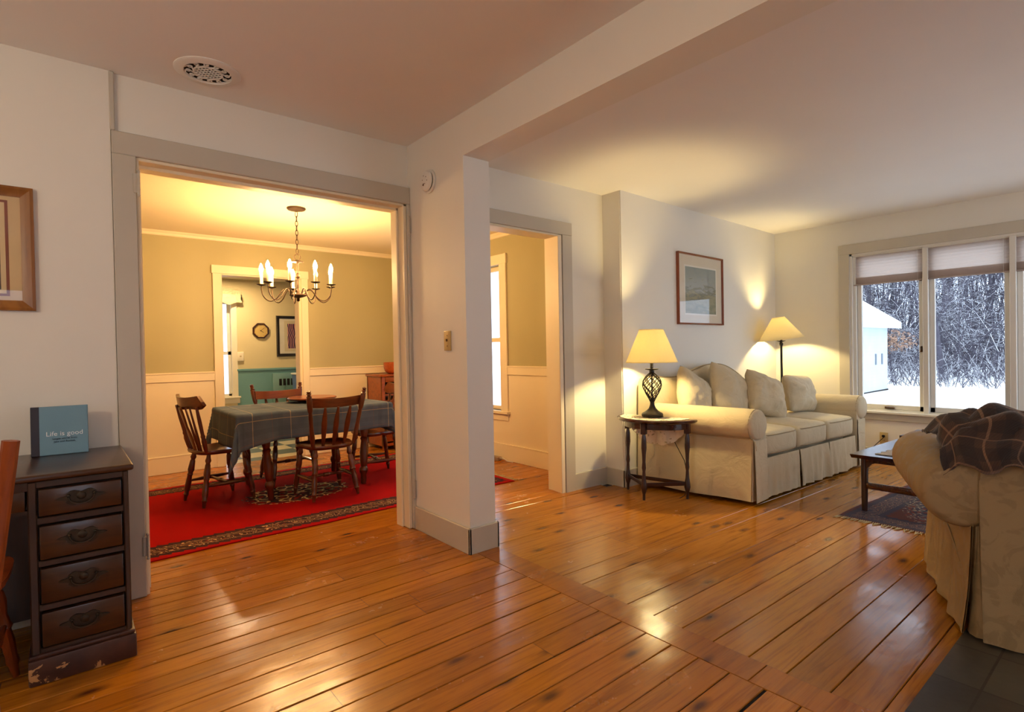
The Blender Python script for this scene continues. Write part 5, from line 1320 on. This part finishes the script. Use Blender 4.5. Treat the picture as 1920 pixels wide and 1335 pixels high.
for k in range(9):
    a = 2 * pi * k / 9 + radians(0); dx, dy = cos(a), sin(a)
    pr = [(0.05, HZ + 0.006), (0.075, HZ + 0.045), (0.10, HZ + 0.052), (0.125, HZ + 0.03), (0.16, HZ - 0.02), (0.20, HZ - 0.045), (0.235, HZ - 0.035), (0.262, HZ + 0.0), (0.272, HZ + 0.045), (0.272, HZ + 0.078)]
    # smooth the arm with a spline
    P = []
    for i in range(len(pr) - 1):
        p0, p1, p2, p3 = pr[max(i - 1, 0)], pr[i], pr[i + 1], pr[min(i + 2, len(pr) - 1)]
        for j in range(5):
            t_ = j / 5; P.append(tuple(0.5 * (2 * p1[c] + (p2[c] - p0[c]) * t_ + (2 * p0[c] - 5 * p1[c] + 4 * p2[c] - p3[c]) * t_ ** 2 + (3 * p1[c] - p0[c] - 3 * p2[c] + p3[c]) * t_ ** 3) for c in (0, 1)))
    P.append(pr[-1])
    arm_ = MB().tube([(r * dx, r * dy, z_) for r, z_ in P], 0.0042, 7)
    Mt = Matrix.Translation((0.272 * dx, 0.272 * dy, HZ + 0.075))
    arm_.lathe([(0.004, 0), (0.012, 0.002), (0.034, 0.010), (0.036, 0.013), (0.015, 0.010), (0, 0.010)], 18, Mt)
    arm_ = arm_.build('arm', M['cbronze'], ch)
    MB().lathe([(0.0125, 0.010), (0.0125, 0.105), (0.009, 0.108), (0, 0.108)], 14, Mt).build('candle_sleeve', M['sleeve'], arm_)
    MB().lathe([(0.008, 0.106), (0.014, 0.122), (0.0165, 0.135), (0.014, 0.150), (0.007, 0.168), (0.002, 0.180), (0, 0.181)], 12, Mt).build('bulb', M['cbulb'], arm_)

# ---- sideboard and bowl in the far corner
sb = thing('sideboard', 'reddish wood sideboard with a white knob in the dining room corner', 'sideboard', (2.757, 5.66, 0))
q = MB(); q.box(0, 0.02, 0, 0.38, 0.05, 0.84, 0.003, 1).box(0.62, 0.64, 0, 0.38, 0.05, 0.84, 0.003, 1).box(0, 0.64, 0.36, 0.38, 0.05, 0.84).box(0.0, 0.04, -0.006, 0.02, 0.0, 0.84, 0.003, 1).box(0.60, 0.64, -0.006, 0.02, 0.0, 0.84, 0.003, 1).box(0, 0.64, 0, 0.36, 0.55, 0.57).box(0.04, 0.60, 0, 0.02, 0.62, 0.64, 0.002, 1).box(0.04, .6, 0, .36, .05, .08)
q.build('body', M['cherryx'], sb)
MB().box(-0.02, 0.66, -0.02, 0.385, 0.838, 0.862, 0.005, 2).build('top', M['cherryx'], sb)
dw = MB().box(0.045, 0.595, -0.008, 0.02, 0.775, 0.835, 0.004, 2).build('drawer', M['cherryx'], sb)
MB().sphere((0.20, -0.020, 0.806), (0.012, 0.012, 0.012), 12, 8).build('knob', M['white'], dw)
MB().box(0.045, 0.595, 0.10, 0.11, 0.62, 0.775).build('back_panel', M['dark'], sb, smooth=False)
MB().box(0.045, 0.595, -0.006, 0.02, 0.10, 0.54, 0.004, 2).build('door', M['cherryx'], sb)
bw_ = thing('wooden_bowl', 'orange-brown wooden bowl on the reddish sideboard', 'bowl', (3.03, 5.82, 0.862))
t = wood('orange_bowl', S(150, 66, 26), S(196, 98, 44), 0.3, 'x', coat=0.3)
MB().lathe([(0, 0), (0.09, 0), (0.11, 0.008), (0.135, 0.03), (0.148, 0.07), (0.150, 0.11), (0.150, 0.135), (0.144, 0.135), (0.140, 0.08), (0.12, 0.03), (0, 0.02)], 36).build('body', t, bw_)
MB().tube([(-0.085, -0.128, 0.055), (-0.03, -0.165, 0.045), (0.03, -0.165, 0.045), (0.085, -0.128, 0.055)], 0.007, 8).build('handle', M['mahog'], bw_)
# ---- power strip by the window wall
ps = thing('power_strip', 'small grey power strip with a white cord on the floor under the dining room window', 'power strip', (3.36, 4.36, 0.001), radians(4))
MB().box(-0.03, 0.03, -0.06, 0.28, 0, 0.038, 0.006, 2).build('body', plain('grey_plastic', S(150, 126, 104), 0.5), ps)
MB().tube([(0, -0.06, 0.03), (-0.01, -0.12, 0.036), (0.0, -0.17, 0.012), (0.03, -0.22, 0.004)], 0.005, 6).build('cord', M['white'], ps)

# ================================================================== KITCHEN BEYOND
ck = thing('wall_clock', 'octagonal wooden wall clock with tan dial on the kitchen wall', 'clock', (2.367, 9.0, 1.483))
oc = lambda r: [(r * cos(pi / 8 + k * pi / 4), r * sin(pi / 8 + k * pi / 4)) for k in range(8)]
q = MB(); o1, o2 = oc(0.127), oc(0.104)
for k in range(8):
    a, b, c_, d = o1[k], o1[(k + 1) % 8], o2[(k + 1) % 8], o2[k]
    q.add([(p[0], y, p[1]) for p in (a, b, c_, d) for y in (-0.03, 0)], [(0, 2, 4, 6), (1, 7, 5, 3), (0, 1, 3, 2), (4, 5, 7, 6), (2, 3, 5, 4), (6, 7, 1, 0)])
q.build('case', M['mahog'], ck, smooth=False)
q = MB(); q.prism(oc(0.106), lambda u, v: (u, -0.016, v), lambda u, v: (u, 0, v)); q.build('dial', plain('clock_dial', S(196, 164, 92), 0.5, 0.05), ck, smooth=False)
q = MB()
for a, L, w in ((radians(42), 0.075, 0.002), (radians(-30), 0.05, 0.003)): q.tube([(-0.01 * cos(a), -0.02, -0.01 * sin(a)), (L * cos(a), -0.02, L * sin(a))], w, 5)
q.build('hands', M['dark'], ck)
q = MB(); [q.box(0.088 * cos(a) - 0.003, 0.088 * cos(a) + 0.003, -0.018, -0.016, 0.088 * sin(a) - 0.003, 0.088 * sin(a) + 0.003) for a in [k * pi / 6 for k in range(12)]]; q.build('hour_marks', M['bronze'], ck, smooth=False)
pk = thing('framed_picture', 'black framed print of red, blue and white swirling bands on the kitchen wall', 'picture', (2.93, 9.0, 1.40))
t = NT('swirl_print'); wv = t.add('ShaderNodeTexWave'); wv.inputs['Scale'].default_value = 5; wv.inputs['Distortion'].default_value = 7; wv.inputs['Detail'].default_value = 1; t.link(t.coord('Object'), wv.inputs[0])
t.base(t.ramp(wv.outputs['Fac'], [(0, S(34, 28, 60)), (0.25, S(176, 50, 42)), (0.45, S(226, 206, 190)), (0.6, S(200, 92, 54)), (0.78, S(60, 66, 120)), (0.9, S(40, 20, 24))], 'CONSTANT')); t.rough(0.5)
picture(pk, 0.66, 0.645, 0.045, 0.025, plain('black_frame', S(30, 22, 20), 0.35), plain('print_mat', S(206, 196, 176), 0.7), [(-0.21, 0.21, -0.245, 0.245, plain('print_mat_inner', S(196, 180, 146), 0.7), 'inner_mat'), (-0.16, 0.16, -0.197, 0.197, t.m, 'print')])
kt = thing('thermostat', 'small cream control box on the kitchen wall beside the window', 'thermostat', (2.068, 9.0, 1.09))
MB().box(-0.045, 0.045, -0.03, 0, -0.07, 0.07, 0.006, 2).build('case', M['cream'], kt); MB().box(-0.012, 0.012, -0.034, -0.028, -0.006, 0.012, 0.002, 1).build('dial', M['ivory'], kt)
hr = thing('wall_heater', 'teal wall heater panel with a slotted grille in the kitchen wainscot', 'heater', (2.72, 8.99, 0.5))
MB().box(-0.20, 0.20, -0.05, 0, -0.38, 0.31, 0.01, 2).build('cover', plain('teal_metal', S(116, 154, 150), 0.4), hr)
q = MB(); [q.box(-0.11 + 0.06 * k, -0.07 + 0.06 * k, -0.053, -0.046, 0.12, 0.225) for k in range(5)]; q.build('grille', M['dark'], hr, smooth=False)
bn = thing('bin', 'tall blue plastic bin with a white rim in the kitchen', 'bin', (2.90, 8.55, 0))
q = MB(); q.add([(sx * w, sy * w, z) for z, w in ((0, .13), (0.80, .165)) for sx, sy in ((-1, -1), (1, -1), (1, 1), (-1, 1))], [(3, 2, 1, 0), (0, 1, 5, 4), (1, 2, 6, 5), (2, 3, 7, 6), (3, 0, 4, 7), (4, 5, 6, 7)])
q.build('body', plain('blue_plastic', S(86, 112, 158), 0.4, 0.05), bn, smooth=False)
q = MB(); q.box(-0.18, 0.18, -0.18, 0.18, 0.795, 0.82, 0.01, 2); q.tube([(-0.16, -0.17, 0.82), (-0.17, -0.17, 0.87), (-0.12, -0.17, 0.885), (0.12, -0.17, 0.885), (0.17, -0.17, 0.87), (0.16, -0.17, 0.82)], 0.01, 8); q.build('rim', M['white'], bn)
rl = thing('ceiling_light', 'small round recessed light in the kitchen ceiling', 'ceiling light', (1.86, 8.35, 2.26))
MB().lathe([(0.06, -0.001), (0.075, -0.006), (0.085, -0.004), (0.087, 0), (0.06, 0)], 28).build('trim_ring', M['white'], rl)
MB().lathe([(0, -0.002), (0.062, -0.002), (0.062, 0), (0, 0)], 24).build('lens', emis('recessed_glow', (1, 0.72, 0.40, 1), 700.0), rl)

# ================================================================== OUTSIDE
q = MB(); n = 60
def gz(x, y): return -0.6 + max(0, (x - 24)) * 0.012 + 0.10 * mnoise.noise(Vector((x * 0.12, y * 0.12, 0))) * min(1, max(0, (x - 8) / 10))
q.grid(110, 90, lambda a, b: (-50 + 170 * a, -70 + 150 * b, gz(-50 + 170 * a, -70 + 150 * b)))
struct(q.build('snow_ground', M['snow'], angle=180), 'smooth snow covering the yard')
# ---- outbuilding
t = NT('white_clapboard'); v = t.coord('Object'); sx = t.add('ShaderNodeSeparateXYZ'); t.link(v, sx.inputs[0])
saw = t.math('FRACT', t.math('MULTIPLY', sx.outputs[2], 9.0)); t.base(t.ramp(t.noise(v, 2, 3), [(0.3, S(196, 208, 220)), (0.7, S(206, 216, 226))])); t.rough(0.6); t.bump(saw, 0.5, 0.02)
bx0, bx1, by0, by1 = 12.5, 22.8, 6.46, 12.4
bn_ = thing('shed', 'white clapboard outbuilding with a snow covered roof seen through the left window sash', 'building', (22.8, 6.46, -0.62))
mid = (by1 - by0) / 2; eav = 2.45; rid = eav + mid * 0.72
q = MB(); W_ = bx1 - bx0; D_ = by1 - by0
q.add([(-W_, 0, 0), (0, 0, 0), (0, D_, 0), (-W_, D_, 0), (-W_, 0, eav), (0, 0, eav), (0, D_, eav), (-W_, D_, eav), (-W_, mid, rid), (0, mid, rid)], [(0, 1, 5, 4), (2, 3, 7, 6), (1, 2, 6, 9, 5), (3, 0, 4, 8, 7), (3, 2, 1, 0), (4, 5, 9, 8), (6, 7, 8, 9)])
q.build('wall', t.m, bn_, smooth=False)
q = MB()
for s in (0, 1):
    ya, yb = (-0.32, mid) if s == 0 else (D_ + 0.32, mid); za = eav - 0.23
    q.add([(x, y, z + h) for h in (0.02, 0.24) for x in (-W_ - 0.3, 0.42) for y, z in ((ya, za), (yb, rid))], [(0, 1, 3, 2), (4, 6, 7, 5), (0, 2, 6, 4), (1, 5, 7, 3), (0, 4, 5, 1), (2, 3, 7, 6)])
q.build('roof_snow', M['snow'], bn_, smooth=False)
for xx in (-0.62, -1.25):
    q = MB(); q.box(xx - 0.05, xx + 0.05, -0.03, 0.02, 0.98, 1.36, 0.01, 1); q.build('shutter_slot', plain('slot_grey', S(120, 130, 140), 0.7), bn_)
MB().box(-W_, 0.01, -0.015, 0.0, -0.05, 0.09).build('sill_board', M['dark'], bn_, smooth=False)

# ---- woods
t = NT('snowy_bark'); geo = t.add('ShaderNodeNewGeometry'); sx = t.add('ShaderNodeSeparateXYZ'); t.link(geo.outputs['Normal'], sx.inputs[0])
v = t.coord('Object'); n_ = t.noise(v, 3.0, 3)
f_ = t.math('GREATER_THAN', t.math('ADD', sx.outputs[2], t.math('MULTIPLY', t.math('SUBTRACT', n_, 0.5), 0.8)), 0.5)
t.base(t.mix(f_, t.ramp(n_, [(0.3, S(74, 72, 84)), (0.7, S(100, 97, 110))]), S(222, 228, 238))); t.rough(0.9); M['bark'] = t.m
def make_tree(seed, h, spread, r0):
    rr = random.Random(seed); q = MB()
    def grow(p, d, L, r, lev):
        k = 5 if lev < 2 else 4; pts = [p.copy()]; rad = [r]; c = p.copy(); dd = d.copy()
        for i in range(k):
            dd = (dd + Vector((rr.uniform(-1, 1), rr.uniform(-1, 1), rr.uniform(-0.7, 0.9))) * (0.13 + 0.10 * lev)).normalized()
            c = c + dd * (L / k); pts.append(c.copy()); rad.append(max(0.006, r * (1 - 0.75 * (i + 1) / k)))
        q.tube(pts, rad, 6 if lev == 0 else (4 if lev < 2 else 3), caps=False)
        if lev >= 4: return
        nb = (8, 6, 5, 4)[lev]
        for b in range(nb):
            f = rr.uniform(0.22 if lev == 0 else 0.15, 1.0); i = min(k - 1, int(f * k)); a = pts[i].lerp(pts[i + 1], f * k - i)
            ax = (pts[i + 1] - pts[i]).normalized()
            o = Vector((rr.uniform(-1, 1), rr.uniform(-1, 1), rr.uniform(-0.35, 0.7))).normalized()
            nd = (ax * rr.uniform(0.25, 0.8) + o * spread).normalized()
            grow(a, nd, L * (rr.uniform(0.26, 0.40) if lev == 0 else rr.uniform(0.42, 0.66)), max(0.009, rad[i] * 0.55), lev + 1)
    grow(Vector((0, 0, -0.15)), Vector((rr.uniform(-.12, .12), rr.uniform(-.12, .12), 1)).normalized(), h, r0, 0)
    return q
protos = []
TL = 'bare snow-dusted tree in the woods beyond the snowy yard'
rr = random.Random(11)
specs = [(1, 7.5, 0.9, 0.11), (2, 6.5, 1.1, 0.11), (3, 8.5, 0.8, 0.15), (4, 5.5, 1.2, 0.09), (5, 7.0, 1.0, 0.12)]
spots = []
while len(spots) < 20:
    x, y = rr.uniform(26.5, 43), rr.uniform(-8, 20)
    if all(hypot(x - a, y - b) > 4.4 for a, b in spots) and not (x < 29 and 5.5 < y < 9): spots.append((x, y))
for i, (x, y) in enumerate(sorted(spots)):
    if i < 5:
        o = make_tree(*specs[i]).build('bare_tree', M['bark'], None, angle=180); protos.append(o)
    else:
        o = protos[rr.randrange(5)].copy(); C.objects.link(o)
    o.location = (x, y, gz(x, y)); o.rotation_euler = (0, 0, rr.uniform(0, 6.28)); s_ = rr.uniform(0.85, 1.05); o.scale = (s_, s_, s_ * 1.15)
    tag(o, TL, 'tree', 'bare trees beyond the yard')
# leaf-holding tree
lt = thing('leafy_tree', 'small tree still holding rusty orange leaves beside the white outbuilding', 'tree', (27.3, 7.55, gz(27.3, 7.55)))
make_tree(21, 2.3, 1.0, 0.05).build('trunk', M['bark'], lt, angle=180)
q = MB()
for i in range(520):
    a, b = rr.uniform(0, 6.28), rr.uniform(-1, 1); r_ = 1.1 * rr.random() ** 0.55
    c_ = Vector((r_ * cos(a) * sqrt(1 - b * b), r_ * 0.8 * sin(a) * sqrt(1 - b * b), 1.75 + 0.48 * r_ * b)); u = Vector((rr.uniform(-1, 1), rr.uniform(-1, 1), rr.uniform(-1, 1))).normalized() * 0.06; w = u.orthogonal().normalized() * 0.035
    q.add([c_ - u, c_ + w, c_ + u, c_ - w], [(0, 1, 2, 3)])
fo = q.build('foliage', plain('rust_leaves', S(164, 132, 112), 0.8, 0.2, 8), lt, smooth=False); fo['kind'] = 'stuff'
# undergrowth and the far depth of the woods
q = MB()
for i in range(2600):
    x = 25.5 + 18 * rr.random() ** 1.6; y = rr.uniform(-9, 18); h = rr.uniform(0.5, 1.6) if x < 30 else rr.uniform(1.0, 5.5)
    p = Vector((x, y, gz(x, y) - 0.05)); d = Vector((rr.uniform(-.6, .6), rr.uniform(-.6, .6), 1)).normalized(); P = [p.copy()]
    for k in range(4):
        d = (d + Vector((rr.uniform(-1, 1), rr.uniform(-1, 1), rr.uniform(-.8, .4))) * 0.35).normalized(); p = p + d * h / 4; P.append(p.copy())
    r_ = 0.012 if x < 30 else 0.022
    q.tube(P, [r_, r_ * .9, r_ * .75, r_ * .6, r_ * .4], 3, caps=False)
    for k in range(2):
        b = P[rr.randrange(1, 4)]; e = b + Vector((rr.uniform(-1, 1), rr.uniform(-1, 1), rr.uniform(-.3, .8))) * h * 0.28
        q.tube([b, b.lerp(e, .5) + Vector((0, 0, .04)), e], [r_ * .7, r_ * .55, r_ * .35], 3, caps=False)
for i in range(1500):
    x = 40 + 22 * rr.random(); y = rr.uniform(-16, 32); h = rr.uniform(6.5, 11.5)
    p = Vector((x, y, gz(x, y) - 0.05)); d = Vector((rr.uniform(-.15, .15), rr.uniform(-.15, .15), 1)).normalized(); P = [p.copy()]
    for k in range(5):
        d = (d + Vector((rr.uniform(-1, 1), rr.uniform(-1, 1), 0)) * 0.12).normalized(); p = p + d * h / 5; P.append(p.copy())
    r_ = rr.uniform(0.03, 0.07); q.tube(P, [r_, r_ * .9, r_ * .75, r_ * .6, r_ * .4, r_ * .2], 3, caps=False)
    for k in range(9):
        b = P[rr.randrange(1, 6)]; e = b + Vector((rr.uniform(-1, 1), rr.uniform(-1, 1), rr.uniform(-.2, .7))) * h * 0.2
        q.tube([b, b.lerp(e, .5) + Vector((0, 0, .12)), e], [r_ * .5, r_ * .4, r_ * .25], 3, caps=False)
tag(q.build('undergrowth', M['bark'], None, angle=180), 'snowy tangled undergrowth at the edge of the woods', 'undergrowth', kind='stuff')
# ================================================================== LIGHT
wd = bpy.data.worlds.new('overcast'); SCN.world = wd; wd.use_nodes = True
nt = wd.node_tree; bg = nt.nodes['Background']
tc = nt.nodes.new('ShaderNodeTexCoord'); sx = nt.nodes.new('ShaderNodeSeparateXYZ'); rp = nt.nodes.new('ShaderNodeValToRGB')
nt.links.new(tc.outputs['Generated'], sx.inputs[0]); nt.links.new(sx.outputs[2], rp.inputs[0])
rp.color_ramp.elements[0].position = 0.0; rp.color_ramp.elements[0].color = (0.58, 0.69, 0.90, 1)
rp.color_ramp.elements[1].position = 0.6; rp.color_ramp.elements[1].color = (0.80, 0.90, 1.0, 1)
nt.links.new(rp.outputs[0], bg.inputs[0]); bg.inputs[1].default_value = SKY
def portal(name, loc, rot, sx_, sy_):
    l = bpy.data.lights.new(name, 'AREA'); l.shape = 'RECTANGLE'; l.size = sx_; l.size_y = sy_; l.cycles.is_portal = True
    o = bpy.data.objects.new(name, l); C.objects.link(o); o.location = loc; o.rotation_euler = rot; return o
portal('portal_window', (XW + 0.16, 1.18, 1.24), (0, radians(90), 0), 1.7, 2.0)
portal('portal_rear_left', (-0.12, -2.42, 1.35), (radians(90), 0, 0), 1.75, 1.2)
portal('portal_rear_right', (4.9, -2.42, 1.18), (radians(90), 0, 0), 2.8, 2.15)
portal('portal_left', (-2.42, 0.9, 1.35), (0, radians(-90), 0), 1.1, 1.4)
portal('portal_dining', (DX + 0.14, 4.76, 1.24), (0, radians(90), 0), 1.5, 0.85)
portal('portal_kitchen', (1.72, 9.14, 1.2), (radians(-90), 0, 0), 0.45, 1.45)
def point(name, loc, power, col, r=0.03):
    l = bpy.data.lights.new(name, 'POINT'); l.energy = power; l.color = col; l.shadow_soft_size = r
    o = bpy.data.objects.new(name, l); C.objects.link(o); o.location = loc; return o
def warm(k): return {0: (1.0, 0.62, 0.28), 1: (1.0, 0.72, 0.42), 2: (1.0, 0.82, 0.6)}[k]
# unseen globe lights added out of frame to fill the two front rooms
def globe(label, x, y, z, e):
    f = thing('fill_globe', label, 'fill light', (x, y, ZC))
    MB().lathe([(0, 0), (0.06, 0), (0.06, -0.015), (0.01, -0.03), (0, -0.03)], 24).build('canopy', M['bronze'], f)
    MB().tube([(0, 0, -0.02), (0, 0, z - ZC + 0.15)], 0.006, 8).build('rod', M['bronze'], f)
    MB().sphere((0, 0, z - ZC), 0.14, 28, 18).build('globe', emis('fill_globe_glow', (1.0, 0.76, 0.50, 1), e), f)
globe('unseen globe light added at the far left to fill the front room', -1.5, 0.9, 1.85, E_FILL1)
globe('unseen globe light added beyond the armchair to fill the sitting room', 4.6, -1.1, 1.85, E_FILL2)
# ================================================================== CAMERA
Mr = ((0.7712, -0.6364, -0.0168), None, None)
y_, p_, r_ = radians(39.52547), radians(-0.68365), radians(-1.05987)
fwd = Vector((sin(y_) * cos(p_), cos(y_) * cos(p_), sin(p_))); ri = Vector((cos(y_), -sin(y_), 0)); up = ri.cross(fwd)
R = ri * cos(r_) + up * sin(r_); U = -ri * sin(r_) + up * cos(r_)
cam = bpy.data.cameras.new('camera'); co = bpy.data.objects.new('camera', cam); C.objects.link(co)
m4 = Matrix(((R.x, U.x, -fwd.x, 0), (R.y, U.y, -fwd.y, 0), (R.z, U.z, -fwd.z, 1.12), (0, 0, 0, 1)))
co.matrix_world = m4
cam.sensor_width = 36; cam.sensor_fit = 'HORIZONTAL'; cam.lens = 1018.46 / 1920 * 36; cam.clip_start = 0.02; cam.clip_end = 400
SCN.camera = co
vs = SCN.view_settings; vs.view_transform = 'Standard'; vs.look = 'None'; vs.exposure = EXPO; vs.gamma = 1.0; vs.use_curve_mapping = False
SCN.render.film_transparent = False
cy = SCN.cycles
cy.max_bounces = 6; cy.diffuse_bounces = 4; cy.glossy_bounces = 3; cy.transmission_bounces = 6; cy.transparent_max_bounces = 12
cy.use_adaptive_sampling = True; cy.adaptive_threshold = 0.08; cy.adaptive_min_samples = 20; cy.caustics_reflective = False; cy.caustics_refractive = False; cy.sample_clamp_indirect = 6.0
